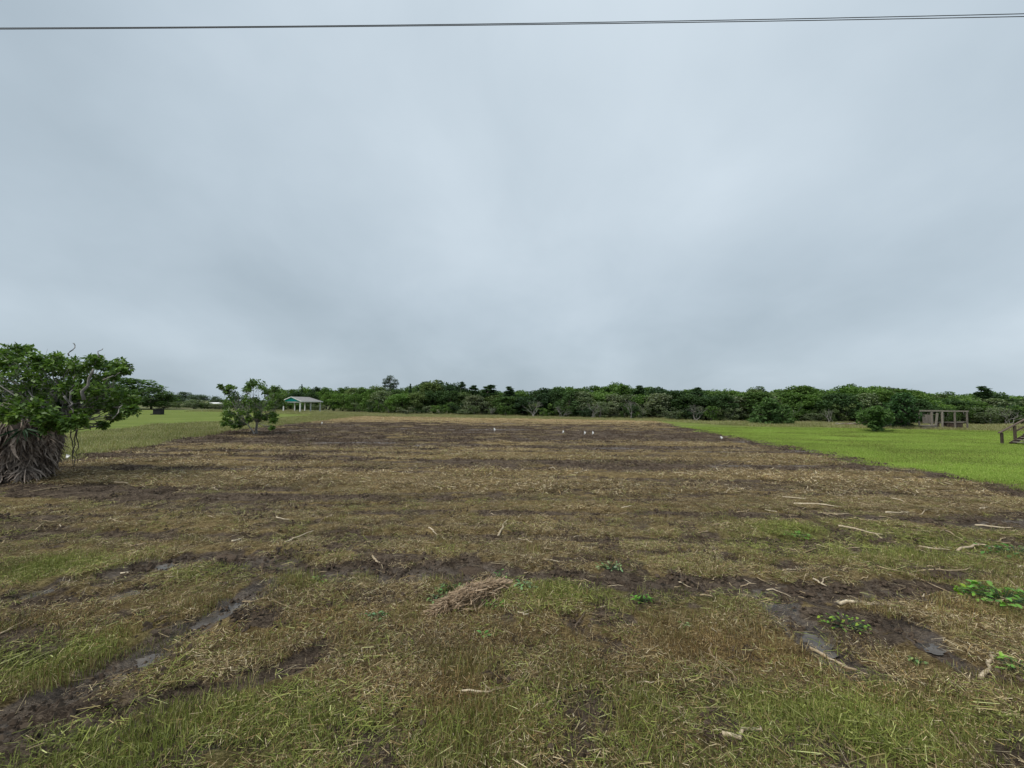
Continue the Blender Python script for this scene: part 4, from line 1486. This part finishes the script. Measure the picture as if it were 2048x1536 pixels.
# ------------------------------------------------------------------ open pavilion with teal gable
D = gp(600, 824)[1]
P2 = gp(600, 824)
x0, x1_ = at(567, 820, D).x, P2[0]
y0, y1_ = D, D + 9.8
pav = empty('pavilion', ((x0 + x1_) / 2, y0, 0))
tag(pav, 'open white-posted pavilion with a grey shingle roof and teal gable on the left lawn', 'pavilion')
W2 = (x1_ - x0) / 2
EV, RG_ = 2.42, 3.52
OH = 0.5
for px_ in (-W2, W2):
    for k in range(3):
        mb = MB()
        mb.box((px_, k * 4.9, EV / 2 - 0.1), (0.24, 0.24, EV + 0.2))
        mb.build('post', MAT['white_paint'], pav)
for px_ in (-W2, W2):
    mb = MB()
    mb.box((px_, 4.9, EV - 0.1 + 0.003), (0.14, 9.6, 0.22))
    mb.build('beam', MAT['white_paint'], pav)
for k in (0, 2):
    mb = MB()
    mb.box((0, k * 4.9, EV - 0.09), (2 * W2 - 0.26, 0.14, 0.2))
    mb.build('beam', MAT['white_paint'], pav)
mb = MB()
mb.add([(-W2 - 0.3, -0.05, EV + 0.06), (W2 + 0.3, -0.05, EV + 0.06), (0, -0.05, RG_ - 0.06), (-W2 - 0.3, 0.05, EV + 0.06), (W2 + 0.3, 0.05, EV + 0.06), (0, 0.05, RG_ - 0.06)],
       [(0, 1, 2), (5, 4, 3), (0, 3, 4, 1), (1, 4, 5, 2), (2, 5, 3, 0)])
mb.build('gable_panel', MAT['teal_board'], pav)
# roof: gable at the front, hip at the back
ex, ezz = W2 + OH, EV + 0.02
yb_, yf = 9.8 + OH, -0.45
hip = yb_ - 2.4
T = 0.10
top = [(-ex, yf, ezz + T), (ex, yf, ezz + T), (ex, yb_, ezz + T), (-ex, yb_, ezz + T), (0, yf, RG_ + T), (0, hip, RG_ + T)]
bot = [(a, b_, c_ - T) for a, b_, c_ in top]
mb = MB()
mb.add(top + bot, [(1, 2, 5, 4), (4, 5, 3, 0), (2, 3, 5), (10, 11, 8, 7), (6, 9, 11, 10), (11, 9, 8), (0, 3, 9, 6), (3, 2, 8, 9), (2, 1, 7, 8), (0, 6, 10, 4), (4, 10, 7, 1)])
mb.build('roof', MAT['shingle'], pav)
for s in (-1, 1):
    mb = MB()
    mb.bar((s * (ex + 0.02), yf - 0.06, ezz + 0.02), (0, yf - 0.06, RG_ + 0.05), 0.08, 0.16)
    mb.build('barge_board', MAT['white_paint'], pav)
    mb = MB()
    mb.box((s * (ex + 0.03), (yf + yb_) / 2, ezz + 0.02), (0.05, yb_ - yf, 0.2))
    mb.build('fascia', MAT['white_paint'], pav)
mb = MB()
mb.box((0, yb_ + 0.03, ezz + 0.02), (2 * ex - 0.05, 0.05, 0.2))
mb.build('fascia', MAT['white_paint'], pav)

# black box on the left lawn
g = gp(317, 829)
bx = empty('black_crate', (*g, 0), 0.15)
tag(bx, 'squat black box with a raised lid on the left lawn', 'box')
mb = MB()
mb.box((0, 0, 0.42), (1.15, 1.0, 0.9))
mb.build('body', MAT['dark_metal'], bx)
mb = MB()
mb.box((0.12, 0, 0.93), (1.35, 1.15, 0.10), rot=Matrix.Rotation(-0.12, 3, 'Y'))
mb.build('lid', MAT['dark_metal'], bx)
mb = MB()
mb.box((-0.85, 0, 0.06), (0.5, 0.6, 0.14))
mb.build('foot_plate', MAT['dark_metal'], bx)

# far white shed
g = at(435, 812, 140)
sh = empty('white_shed', (g.x, 140, -0.14))
tag(sh, 'low white-roofed shed far away behind the lone small tree', 'shed')
mb = MB()
mb.box((0, 0, 0.7), (5, 3, 1.4))
mb.build('wall', MAT['grey_wood'], sh)
mb = MB()
mb.add([(-2.8, -1.8, 1.4), (2.8, -1.8, 1.4), (2.8, 1.8, 1.4), (-2.8, 1.8, 1.4), (-2.8, 0, 2.0), (2.8, 0, 2.0)], [(0, 1, 5, 4), (2, 3, 4, 5), (0, 4, 3), (1, 2, 5), (0, 3, 2, 1)])
mb.build('roof', MAT['white_paint'], sh)

# ------------------------------------------------------------------ open timber frame at the right
g = gp(1885, 857)
fr = empty('timber_frame', (*g, 0), 0.02)
tag(fr, 'flat-topped open frame of grey timber posts at the far edge of the right lawn', 'pergola')
sx = g[1] / FOC
PX = [(1843 - 1885) * sx, (1864 - 1885) * sx, 0.0, (1911 - 1885) * sx, (1936 - 1885) * sx]
H = at(1885, 823, g[1]).z
for k, xx_ in enumerate(PX):
    mb = MB()
    mb.box((xx_, 0, H / 2 - 0.06), (0.13, 0.13, H + 0.06))
    if k != 0:
        mb.build('post', MAT['grey_wood'], fr)
    mb = MB()
    mb.box((xx_ + 0.1, 2.8, H / 2 - 0.06), (0.12, 0.12, H + 0.06))
    mb.build('post', MAT['grey_wood'], fr)
for yy_ in (0.0, 2.8):
    mb = MB()
    mb.box(((PX[0] + PX[-1]) / 2 + (0.1 if yy_ else 0), yy_, H + 0.06), (PX[-1] - PX[0] + 0.4, 0.1, 0.16))
    mb.build('beam', MAT['grey_wood'], fr)
for xx_ in PX:
    mb = MB()
    mb.box((xx_ + 0.05, 1.4, H + 0.055), (0.07, 2.68, 0.13))
    mb.build('rafter', MAT['grey_wood'], fr)
mb = MB()
mb.box(((PX[3] + PX[4]) / 2, 0, 0.82), (PX[4] - PX[3] - 0.18, 0.08, 0.10))
mb.build('rail', MAT['grey_wood'], fr)
for k in range(4):
    mb = MB()
    mb.box((0.55 + k * 0.36, 2.65, 1.05 + 0.02 * (k % 2)), (0.3, 0.04, 1.1))
    mb.build('board', MAT['grey_wood'], fr)
mb = MB()
mb.box((1.55, 1.3, 0.04), (3.2, 2.3, 0.12))
mb.build('floor', MAT['brown_wood'], fr)
# things under it
t_ = empty('bench', (g[0] + 0.85, g[1] + 0.9, 0.1))
tag(t_, 'low grey plank bench under the open timber frame', 'bench')
for k in range(3):
    mb = MB()
    mb.box((0, -0.2 + 0.2 * k, 0.62), (1.35, 0.18, 0.05))
    mb.build('plank', MAT['grey_wood'], t_)
for s in (-1, 1):
    mb = MB()
    mb.box((s * 0.55, 0, 0.29), (0.1, 0.5, 0.6))
    mb.build('leg', MAT['brown_wood'], t_)
t_ = empty('storage_box', (g[0] + 2.35, g[1] + 0.8, 0.1))
tag(t_, 'brown wooden box in the right bay of the open timber frame', 'box')
for k in range(3):
    mb = MB()
    mb.box((0, 0, 0.10 + 0.2 * k), (1.2, 0.8, 0.185))
    mb.build('board', MAT['brown_wood'], t_)
mb = MB()
mb.box((0, 0, 0.63), (1.28, 0.86, 0.05))
mb.build('lid', MAT['grey_wood'], t_)
# stacked planks left of it
for k in range(7):
    mb = MB()
    p = (g[0] - 1.9 + random.uniform(-0.3, 0.3), g[1] - 0.35 + 0.16 * (k % 3), 0.06 + 0.11 * (k // 2))
    mb.box((0, 0, 0), (random.uniform(1.5, 2.3), 0.2, 0.07))
    o = mb.build('plank', MAT['grey_wood'], loc=p, rot=(0, random.gauss(0, 0.03), random.gauss(0, 0.1)))
    tag(o, 'weathered plank, %s in the loose stack left of the open timber frame' % ('front bottom', 'lowest middle', 'second layer', 'second layer front', 'third layer', 'third layer front', 'topmost')[k], 'plank', 'loose planks beside the timber frame')
# leaning brown board
mb = MB()
mb.box((0, 0, 0.95), (0.25, 0.05, 1.9))
o = mb.build('leaning_board', MAT['grey_wood'], loc=(g[0] - 1.15, g[1] - 0.28, 0), rot=(0.06, 0.10, 0))
tag(o, 'single board leaning against the second post of the timber frame', 'board')

# brush pile on the lawn edge
g = gp(1690, 851)
bp_ = empty('brush_pile', (*g, 0))
tag(bp_, 'low heap of cut branches at the lawn edge, left of the vase-shaped bush', 'brush pile')
for k in range(26):
    mb = MB()
    a = random.gauss(0, 0.35)
    c = Vector((random.uniform(-2.2, 2.4), random.uniform(-0.6, 0.6), random.uniform(0.05, 0.3)))
    d = Vector((math.cos(a), math.sin(a) * 0.4, random.gauss(0.05, 0.15))) * random.uniform(0.5, 1.2)
    pts = wander(c - d, c + d, 4, 0.12)
    for p in pts:
        p.z = max(0.03, p.z)
    mb.tube(pts, [0.06, 0.055, 0.05, 0.04, 0.025], 5)
    mb.build('branch', random.choice((MAT['grey_bark'], MAT['tan_stick'], MAT['dark_stick'])), bp_, smooth=True)

# ------------------------------------------------------------------ wooden stair at the right edge
g = gp(2003, 888)
g = (g[0] + 0.05, g[1] - 1.3)
st = empty('wooden_stair', (*g, 0), 0.0)
tag(st, 'weathered wooden stair with handrails rising out of the right edge of the picture', 'stair')
sl = 0.52
NT = 10
for k in range(NT):
    mb = MB()
    mb.box((0.75 + 0.3 * k, 0.6, 0.17 + 0.157 * k), (0.32, 1.16, 0.05))
    mb.build('tread', MAT['grey_wood'], st)
for yy_ in (0.0, 1.2):
    mb = MB()
    mb.bar((0.45, yy_, 0.02), (0.75 + 0.3 * NT, yy_, 0.17 + 0.157 * NT), 0.05, 0.26)
    mb.build('stringer', MAT['brown_wood'], st)
    for k, xx_ in enumerate((0.0, 0.95, 1.9, 2.85, 3.7)):
        zb = 0.0
        zt = 0.84 + sl * xx_
        mb = MB()
        mb.box((xx_, yy_ + (0.06 if yy_ else -0.06) * 1.7, zt / 2 - 0.05), (0.12, 0.12, zt + 0.05))
        mb.build('post', MAT['brown_wood'], st)
    mb = MB()
    yo = yy_ + (0.10 if yy_ else -0.10)
    mb.bar((-0.2, yo, 0.84 + sl * -0.2 + 0.05), (3.9, yo, 0.84 + sl * 3.9 + 0.05), 0.14, 0.06)
    mb.build('handrail', MAT['brown_wood'], st)
    mb = MB()
    mb.bar((1.0, yo, 0.40 + sl * 1.0), (3.7, yo, 0.40 + sl * 3.7), 0.05, 0.09)
    mb.build('mid_rail', MAT['brown_wood'], st)
mb = MB()
mb.box((4.6, 0.6, 1.78), (1.6, 1.6, 0.12))
mb.build('landing', MAT['grey_wood'], st)
for sx_ in (3.95, 5.25):
    for sy in (-0.05, 1.25):
        mb = MB()
        mb.box((sx_, sy, 0.84), (0.14, 0.14, 1.76))
        mb.build('post', MAT['brown_wood'], st)
p = Vector((g[0] + 1.2, g[1] - 0.3, 0))
plant(P_SHRUB[1], 'low_shrub', 'low dark weedy growth under the wooden stair', 'shrub', p.x, p.y + 0.5, 2.0, 0.6, (0.03, 0.045, 0.02), None, 3.2, 3.4)

# ------------------------------------------------------------------ overhead wires
for k, (pys, Y, lab) in enumerate([((56.0, 46.0, 27.5), 5.6, 'upper of the two thin overhead wires crossing the top of the sky'),
                                   ((58.2, 48.6, 33.0), 5.5, 'lower of the two thin overhead wires crossing the top of the sky')]):
    P = [at(px, py, Y) for px, py in zip((0, 1100, 2048), pys)]
    co = np.polyfit([p.x for p in P], [p.z for p in P], 2)
    mb = MB()
    xs_ = np.linspace(-34, 34, 120)
    mb.tube([(x_, Y, float(np.polyval(co, x_))) for x_ in xs_], 0.0052, 6)
    o = mb.build('power_line', MAT['wire'], smooth=True)
    tag(o, lab, 'wire', 'overhead wires')

# ------------------------------------------------------------------ sticks lying on the lot


def stick(pts, rad, mat, label, group=None, name='stick'):
    g_ = [gp(*p) for p in pts]
    rad = rad * 1.25
    P = []
    n = max(6, 3 * (len(g_) - 1) + 1)
    for i in range(n):
        s = i / (n - 1) * (len(g_) - 1)
        k_ = min(int(s), len(g_) - 2)
        x_ = g_[k_][0] + (g_[k_ + 1][0] - g_[k_][0]) * (s - k_)
        y_ = g_[k_][1] + (g_[k_ + 1][1] - g_[k_][1]) * (s - k_)
        j = rad * 0.9
        P.append(Vector((x_ + random.gauss(0, j), y_ + random.gauss(0, j), 0)))
    hs = height(np.array([p.x for p in P]), np.array([p.y for p in P]))
    lin = np.linspace(hs[0], hs[-1], n)
    zz = np.maximum(hs, lin) * 0.7 + lin * 0.3 + rad * 0.7 + 0.012
    c = P[n // 2].copy()
    for p, z_ in zip(P, zz):
        p.z = z_
    c.z = 0
    mb = MB()
    mb.tube([p - c for p in P], [rad * random.uniform(0.85, 1.15) * (1 - 0.45 * i / (n - 1)) for i in range(n)], 7)
    if rad > 0.008 and random.random() < 0.7:
        a = random.randint(2, n - 2)
        e = P[a] + Vector((random.gauss(0, 0.06), random.gauss(0, 0.06), 0.02))
        mb.tube([P[a] - c, e - c], [rad * 0.5, rad * 0.2], 5)
    o = mb.build(name, mat, smooth=True, loc=c)
    tag(o, label, 'stick', group)
    return o


PE, TN, DK = MAT['peeled'], MAT['tan_stick'], MAT['dark_stick']
SG = 'sticks left on the mown lot'
for pts, r, m_, lab in [
    ([(922, 1384), (970, 1386), (990, 1384), (1012, 1375)], 0.008, PE, 'slim bone-white stick with an upturned end, in the front middle of the lot'),
    ([(1450, 1474), (1490, 1468), (1525, 1461)], 0.016, PE, 'short thick pale stick lying in grass nearest the viewer, right of centre'),
    ([(1421, 1288), (1418, 1308), (1440, 1332), (1475, 1364)], 0.007, TN, 'thin bent tan twig running down through the rust stubble'),
    ([(1622, 1294), (1660, 1315), (1690, 1328), (1715, 1336)], 0.014, PE, 'orange-white peeled stick at the end of the right puddle'),
    ([(1680, 1206), (1705, 1209), (1732, 1210)], 0.020, PE, 'chunky split piece of pale wood on the dark mud at right'),
    ([(1724, 1213), (1755, 1217), (1786, 1223)], 0.013, PE, 'pale stick lying end to end with the chunky split piece'),
    ([(1964, 1352), (1972, 1334), (1980, 1322), (1994, 1316)], 0.018, PE, 'crooked thick white stick near the right edge of the foreground'),
    ([(1680, 1054), (1722, 1061), (1765, 1074)], 0.019, PE, 'long whitish stick over the green clippings at right'),
    ([(1590, 1010), (1635, 1009), (1682, 1014)], 0.016, PE, 'long thin pale stick lying level in the right middle of the lot'),
    ([(1767, 1028), (1790, 1026), (1817, 1022)], 0.017, PE, 'pale stick beyond the green clippings, pointing at the right lawn'),
    ([(1835, 1087), (1862, 1093), (1896, 1096)], 0.014, PE, 'thin pale stick left of the crooked elbow-shaped one at right'),
    ([(1918, 1100), (1950, 1089), (1962, 1088), (1985, 1092)], 0.017, PE, 'elbow-shaped pale stick on the green clippings by the right edge'),
    ([(1950, 1052), (1990, 1055), (2032, 1058)], 0.017, PE, 'straight pale stick by the right edge below the lawn corner'),
    ([(1894, 1064), (1920, 1076), (1942, 1088)], 0.010, TN, 'tan twig slanting down to the elbow-shaped stick'),
    ([(1753, 1133), (1800, 1146), (1850, 1161), (1912, 1185)], 0.009, PE, 'very long thin pale twig slanting across the mud at right'),
    ([(1815, 1143), (1850, 1146), (1892, 1149), (1943, 1138)], 0.011, TN, 'curved tan stick just above the very long thin twig'),
    ([(1630, 1161), (1655, 1171)], 0.012, PE, 'short pale stick at the upper edge of the dark mud track at right'),
    ([(1533, 1178), (1556, 1180), (1582, 1185)], 0.008, PE, 'thin grey-white twig lying along the dark mud track'),
    ([(2014, 1158), (2030, 1172), (2060, 1196)], 0.010, TN, 'reddish twig at the right edge above the bright vine'),
    ([(1380, 1155), (1398, 1175), (1415, 1198)], 0.011, DK, 'dark brown stick lying across the mud track'),
    ([(1274, 1361), (1290, 1362), (1308, 1364)], 0.007, PE, 'small white twig in front of the rust stubble'),
    ([(744, 1116), (757, 1121), (768, 1129)], 0.014, PE, 'pale splinter on the far edge of the left mud track'),
    ([(568, 1079), (598, 1070), (626, 1061)], 0.011, PE, 'straight pale stick pointing away, left of the middle'),
    ([(467, 1085), (473, 1078), (481, 1071)], 0.013, PE, 'short pale stick left of the straight one pointing away'),
    ([(246, 1086), (265, 1092), (294, 1089)], 0.014, PE, 'bent pale stick beyond the left end of the mud track'),
    ([(242, 1141), (264, 1139)], 0.012, PE, 'short white stick on mud at left, nearer than the bent one'),
    ([(229, 965), (258, 966)], 0.026, PE, 'white stick lying just right of the skirted palm'),
    ([(484, 1199), (520, 1199), (550, 1201), (580, 1219)], 0.006, TN, 'thin curved straw-coloured twig right of the left puddle'),
    ([(354, 1204), (357, 1213), (360, 1223)], 0.007, TN, 'short tan twig standing out left of the left puddle'),
    ([(-10, 1281), (20, 1266), (48, 1251)], 0.007, TN, 'tan twig at the left edge pointing at the left puddle'),
    ([(998, 1066), (1006, 1054), (1012, 1042)], 0.017, PE, 'bright pale stick with a knobbed end in the middle of the lot'),
    ([(857, 1058), (876, 1065)], 0.012, PE, 'short pale stick left of the knobbed one'),
    ([(1036, 1072), (1050, 1079), (1066, 1086)], 0.010, PE, 'pale stick just nearer than the knobbed one'),
    ([(1088, 1096), (1116, 1102)], 0.010, TN, 'tan stick right of the pale ones in the middle'),
    ([(945, 1061), (958, 1049), (971, 1038)], 0.008, TN, 'thin tan twig pointing away between the pale sticks'),
    ([(782, 972), (810, 974)], 0.016, TN, 'pale tan stick lying level in the dry clippings left of centre'),
    ([(1034, 1226), (1056, 1233)], 0.009, PE, 'small pale stick in front of the straw heap'),
    ([(1668, 1484), (1700, 1500), (1732, 1519)], 0.006, TN, 'thin tan twig in the bottom grass right of the thick pale stick'),
    ([(1892, 1457), (1915, 1485), (1952, 1532)], 0.008, TN, 'reddish brown twig at the bottom right corner'),
    ([(1565, 994), (1612, 999)], 0.013, PE, 'thin pale stick beyond the long level one'),
    ([(1716, 1007), (1746, 1013)], 0.013, TN, 'tan twig between the level stick and the right lawn'),
    ([(1785, 999), (1816, 1008)], 0.013, PE, 'slim pale stick near the edge of the right lawn'),
    ([(60, 985), (100, 977), (160, 970)], 0.012, TN, 'fallen frond stalk on the ground in front of the palm'),
    ([(1150, 1250), (1170, 1225)], 0.006, DK, 'dark twig among the weeds right of the straw heap'),
    ([(300, 1010), (330, 1003)], 0.010, TN, 'tan twig beyond the bent stick at left'),
]:
    stick(pts, r, m_, lab, SG)
for k in range(190):
    py = 925 + (random.random() ** 1.1) * 290
    px = random.uniform(20, 2040) if random.random() < 0.42 else random.uniform(1350, 2040)
    c = gp(px, py)
    if not bool(in_lot(np.array(c[0]), np.array(c[1]))):
        continue
    a = random.gauss(0, 0.6)
    mt_ = random.choice((PE, TN, TN))
    l = random.uniform(10, 34)
    dx, dy = math.cos(a) * l, math.sin(a) * l * 0.35
    stick([(px - dx / 2, py - dy / 2), (px + random.gauss(0, 2), py + random.gauss(0, 1)), (px + dx / 2, py + dy / 2)], random.uniform(0.004, 0.009) * (0.6 + c[1] / 14),
          mt_, by_ground_mark('small %s twig' % ('whitish' if mt_ is PE else 'tan'), px, py), 'small twigs strewn on the lot', 'twig')

# ------------------------------------------------------------------ straw heap
c0, c1 = Vector((*gp(868, 1228), 0)), Vector((*gp(1015, 1172), 0))
mid = (c0 + c1) / 2
hp = empty('straw_heap', mid, math.atan2((c1 - c0).y, (c1 - c0).x))
tag(hp, 'heap of reddish dry straw with weeds around it in the foreground', 'straw heap')
ln = (c1 - c0).length
mb = MB()
NU, NV = 22, 12
V, F = [], []
for i in range(NU):
    for j in range(NV):
        u_, v_ = i / (NU - 1), j / (NV - 1) * 2 - 1
        env = math.sin(math.pi * u_) ** 0.6
        z_ = 0.15 * env * max(0, 1 - v_ * v_) * (0.75 + 0.5 * float(vnoise(u_ * 6, v_ * 3, 3))) - 0.03
        V.append(((u_ - 0.5) * ln, v_ * 0.2 * env + 0.03 * math.sin(u_ * 5), z_))
for i in range(NU - 1):
    for j in range(NV - 1):
        F.append((i * NV + j, (i + 1) * NV + j, (i + 1) * NV + j + 1, i * NV + j + 1))
mb.add(V, F)
MAT['heap'] = simple_mat('heap', (0.10, 0.07, 0.042), (0.32, 0.23, 0.145), 30, 0.9, 0.6, (1, 5, 1))
mb.build('mound', MAT['heap'], hp, smooth=True)
n = 1700
u_ = RNG.random(n)
v_ = np.clip(RNG.normal(0, 0.45, n), -1.3, 1.3)
env = np.sin(np.pi * np.clip(u_, 0.02, 0.98)) ** 0.6
C = np.stack([(u_ - 0.5) * ln, v_ * 0.2 * env, 0.15 * env * np.maximum(0, 1 - v_ ** 2) + RNG.uniform(-0.01, 0.02, n)], -1)
a = RNG.normal(0.05, 0.6, n)
d = np.stack([np.cos(a), np.sin(a), RNG.normal(0, 0.16, n)], -1)
s_ = np.stack([-np.sin(a), np.cos(a), RNG.normal(0, 0.5, n)], -1)
l = RNG.uniform(0.06, 0.32, n)[:, None]
w = RNG.uniform(0.002, 0.0045, n)[:, None]
MAT['straw_strand'] = foliage_mat('straw_strand', [(0, (0.14, 0.095, 0.058)), (0.5, (0.36, 0.25, 0.155)), (1, (0.58, 0.44, 0.30))], 0.1, 0.7, False)
o = link('strand', quads_mesh('strand', np.stack([C - d * l / 2 - s_ * w, C - d * l / 2 + s_ * w, C + d * l / 2 + s_ * w, C + d * l / 2 - s_ * w], 1), MAT['straw_strand']), hp)
o['kind'] = 'stuff'

# ------------------------------------------------------------------ broad-leaved weeds
def leaf_mesh(seed):
    rg = random.Random(seed)
    mb = MB()
    W = [0.05, 0.42, 0.5, 0.36, 0.02]
    X = [0, 0.25, 0.5, 0.78, 1.0]
    V = []
    for x_, w_ in zip(X, W):
        zc = 0.12 * math.sin(x_ * 2.6) - 0.1 * x_
        V += [(x_, -w_ * 0.5 * rg.uniform(0.85, 1.15), zc + w_ * 0.18), (x_, 0, zc), (x_, w_ * 0.5 * rg.uniform(0.85, 1.15), zc + w_ * 0.18)]
    F = []
    for i in range(4):
        for j in range(2):
            F.append((3 * i + j, 3 * i + j + 1, 3 * i + 3 + j + 1, 3 * i + 3 + j))
    mb.add(V, F, rg.random())
    return mb.mesh('leaf', MAT['weed_leaf'], True)


leaves = [leaf_mesh(k) for k in range(6)]
for px, py, rx, n, size, tint, lab, hgt in [
    (900, 1188, 0.20, 34, 0.085, (0.85, 1.0, 0.9, 1), 'largest leafy weed, growing behind the left end of the straw heap', 0.10),
    (872, 1200, 0.14, 18, 0.075, (1.0, 1.0, 1.2, 1), 'grey-green weed at the left foot of the straw heap', 0.06),
    (750, 1238, 0.12, 18, 0.075, (0.9, 1.0, 1.2, 1), 'bluish green weed alone left of the straw heap', 0.06),
    (1003, 1156, 0.09, 14, 0.085, (0.7, 1.0, 0.7, 1), 'small dark green weed sprouting at the mud track behind the heap', 0.13),
    (1050, 1178, 0.12, 14, 0.09, (1.0, 1.1, 1.5, 1), 'pale bluish weed at the right end of the straw heap', 0.06),
    (985, 1212, 0.16, 20, 0.065, (0.9, 1.1, 0.6, 1), 'low green weed in front of the straw heap', 0.05),
    (1220, 1138, 0.20, 26, 0.085, (1.4, 1.35, 1.7, 1), 'pale grey-green wilted weed on the mud track right of centre', 0.05),
    (1283, 1210, 0.11, 20, 0.075, (0.8, 1.25, 0.5, 1), 'bright green weed alone right of the straw heap', 0.11),
    (968, 1273, 0.05, 6, 0.075, (1.0, 1.3, 0.9, 1), 'tiny green seedling in front of the straw heap', 0.04),
    (1690, 1252, 0.28, 40, 0.065, (1.15, 1.35, 0.5, 1), 'bright yellow-green creeping weed between the right-hand ruts', 0.06),
    (1935, 1182, 0.18, 18, 0.12, (1.3, 1.45, 0.5, 1), 'yellow-green leafy tip of the vine near the right edge', 0.10),
    (2005, 1206, 0.42, 70, 0.12, (0.95, 1.25, 0.6, 1), 'thick bright green vine clump at the right edge', 0.14),
    (2035, 1345, 0.20, 26, 0.085, (1.0, 1.3, 0.6, 1), 'leafy green weed in the right foreground edge by the crooked stick', 0.08),
    (1590, 1071, 0.25, 26, 0.10, (0.85, 1.2, 0.5, 1), 'small green weed patch in the right middle of the lot', 0.06),
    (2030, 1105, 0.5, 40, 0.13, (0.45, 0.75, 0.4, 1), 'dark green low bushy weed at the right edge above the vine', 0.14),
    (640, 1165, 0.10, 10, 0.06, (1.0, 1.1, 0.8, 1), 'small weed left of the straw heap near the mud track', 0.05),
    (1832, 1325, 0.07, 8, 0.07, (1.3, 1.3, 1.2, 1), 'small pale weed in the right rut', 0.04),
    (1370, 1250, 0.06, 8, 0.06, (1.2, 1.2, 1.2, 1), 'small pale weed at the upper edge of the rust stubble', 0.03)]:
    x_, y_ = gp(px, py)
    z_ = float(height(np.array([x_]), np.array([y_]))[0])
    wd = empty('weed', (x_, y_, z_))
    tag(wd, lab, 'weed', 'broad-leaved weeds on the lot')
    mb = MB()
    spots_ = []
    for k in range(int(n * 1.4)):
        a = random.random() * 6.283
        rr = rx * math.sqrt(random.random())
        spots_.append(Vector((math.cos(a) * rr, math.sin(a) * rr * 0.8, 0.02 + hgt * random.random() * (1.1 - 0.6 * rr / rx))))
    for p in spots_:
        mb.tube([(p.x * 0.3, p.y * 0.3, -0.01), p * 0.7 + Vector((0, 0, 0.01)), p], [0.003, 0.0025, 0.0018], 4)
    mb.build('stem', MAT['green_frond'], wd)
    for p in spots_:
        a = math.atan2(p.y, p.x) + random.gauss(0, 0.7)
        s_ = size * random.uniform(0.45, 0.9)
        o = link('leaf', random.choice(leaves), wd, p, (random.gauss(0, 0.35), random.gauss(0.05, 0.35), a), (s_, s_, s_))
        o.color = tuple(v * random.uniform(0.8, 1.2) for v in tint[:3]) + (1,)

# ------------------------------------------------------------------ mud clods thrown up by the wheels
def clod_mesh(seed):
    rg = random.Random(seed)
    bm_ = MB()
    V, F = [], []
    NUc, NVc = 9, 6
    for j in range(NVc):
        th = math.pi / 2 * j / (NVc - 1)
        for i in range(NUc):
            ph = 2 * math.pi * i / NUc
            r = 1 + 0.3 * (float(vnoise(math.cos(ph) * 2 + seed * 3, math.sin(ph) * 2 + th * 2, seed)) - 0.5) * 2
            V.append((math.cos(ph) * math.cos(th) * r, math.sin(ph) * math.cos(th) * r, math.sin(th) * r * 0.8 - 0.1))
    for j in range(NVc - 1):
        for i in range(NUc):
            i2 = (i + 1) % NUc
            F.append((j * NUc + i, j * NUc + i2, (j + 1) * NUc + i2, (j + 1) * NUc + i))
    bm_.add(V, F)
    return bm_.mesh('clod', MAT['mud_clod'], True)


clods = [clod_mesh(k) for k in range(5)]
for px, py, sx_, sy_, sz_, lab in [(455, 1110, 0.26, 0.13, 0.10, 'largest dark mud lump on the left end of the track'), (945, 1130, 0.24, 0.12, 0.09, 'dark mud lump on the track behind the straw heap'),
                                   (1285, 1107, 0.16, 0.09, 0.07, 'smooth dark mud lump alone beyond the track right of centre'), (1310, 1109, 0.10, 0.07, 0.05, 'small dark mud lump beside the smooth one'),
                                   (1820, 1138, 0.22, 0.12, 0.07, 'dark mud lump among clippings near the right edge')]:
    x_, y_ = gp(px, py)
    o = link('mud_clod', random.choice(clods), None, (x_, y_, float(height(np.array([x_]), np.array([y_]))[0])), (0, 0, random.gauss(0, 0.2)), (sx_, sy_, sz_))
    tag(o, lab, 'mud clod', 'mud lumps along the track')

# ------------------------------------------------------------------ small white marker flags
for px, py, h_, lean, lab in [(989, 864, 0.42, -0.25, 'leaning white marker flag standing alone in the far middle of the lot'),
                              (1124, 867, 0.36, 0.25, 'white marker flag left of the close pair in the far lot'),
                              (1168, 870, 0.38, 0.05, 'left flag of the close pair of white marker flags'),
                              (1184, 870, 0.38, 0.1, 'right flag of the close pair of white marker flags'),
                              (1444, 880, 0.33, -0.5, 'tilted white marker flag beside the right lawn'),
                              (642, 848, 0.30, 0.3, 'small white marker flag on the left edge of the far lot'),
                              (131, 919, 0.26, 0.1, 'white marker flag beside the palm at the left edge')]:
    x_, y_ = gp(px, py)
    f_ = empty('marker_flag', (x_, y_, 0), random.gauss(0, 0.2))
    h_ *= 0.9
    tag(f_, lab, 'marker flag', 'white marker flags on the lot')
    R = Matrix.Rotation(lean, 3, 'Y')
    mb = MB()
    mb.tube([Vector((0, 0, -0.08)), R @ Vector((0, 0, h_ * 1.02))], 0.006, 5)
    mb.build('wire_stake', MAT['white_paint'], f_)
    V = []
    K = 6
    for i in range(K + 1):
        zq = h_ * (1 - 0.82 * i / K)
        wq = 0.13 * math.sin(math.pi * (0.12 + 0.86 * i / K)) ** 0.6
        for dy_ in (0.0, 0.02):
            V += [tuple(R @ Vector((0.008, dy_ * 0.5 - 0.005, zq))), tuple(R @ Vector((wq, 0.05 * math.sin(i * 1.3) + dy_, zq - 0.02)))]
    F = []
    for i in range(K):
        a0, b0 = 4 * i, 4 * i + 4
        F += [(a0, a0 + 1, b0 + 1, b0), (a0 + 2, b0 + 2, b0 + 3, a0 + 3), (a0 + 1, a0 + 3, b0 + 3, b0 + 1)]
    mb = MB()
    mb.add(V, F)
    mb.build('flag_cloth', MAT['fabric_white'], f_)

print('objects', len(bpy.data.objects), 'trees', cnt)
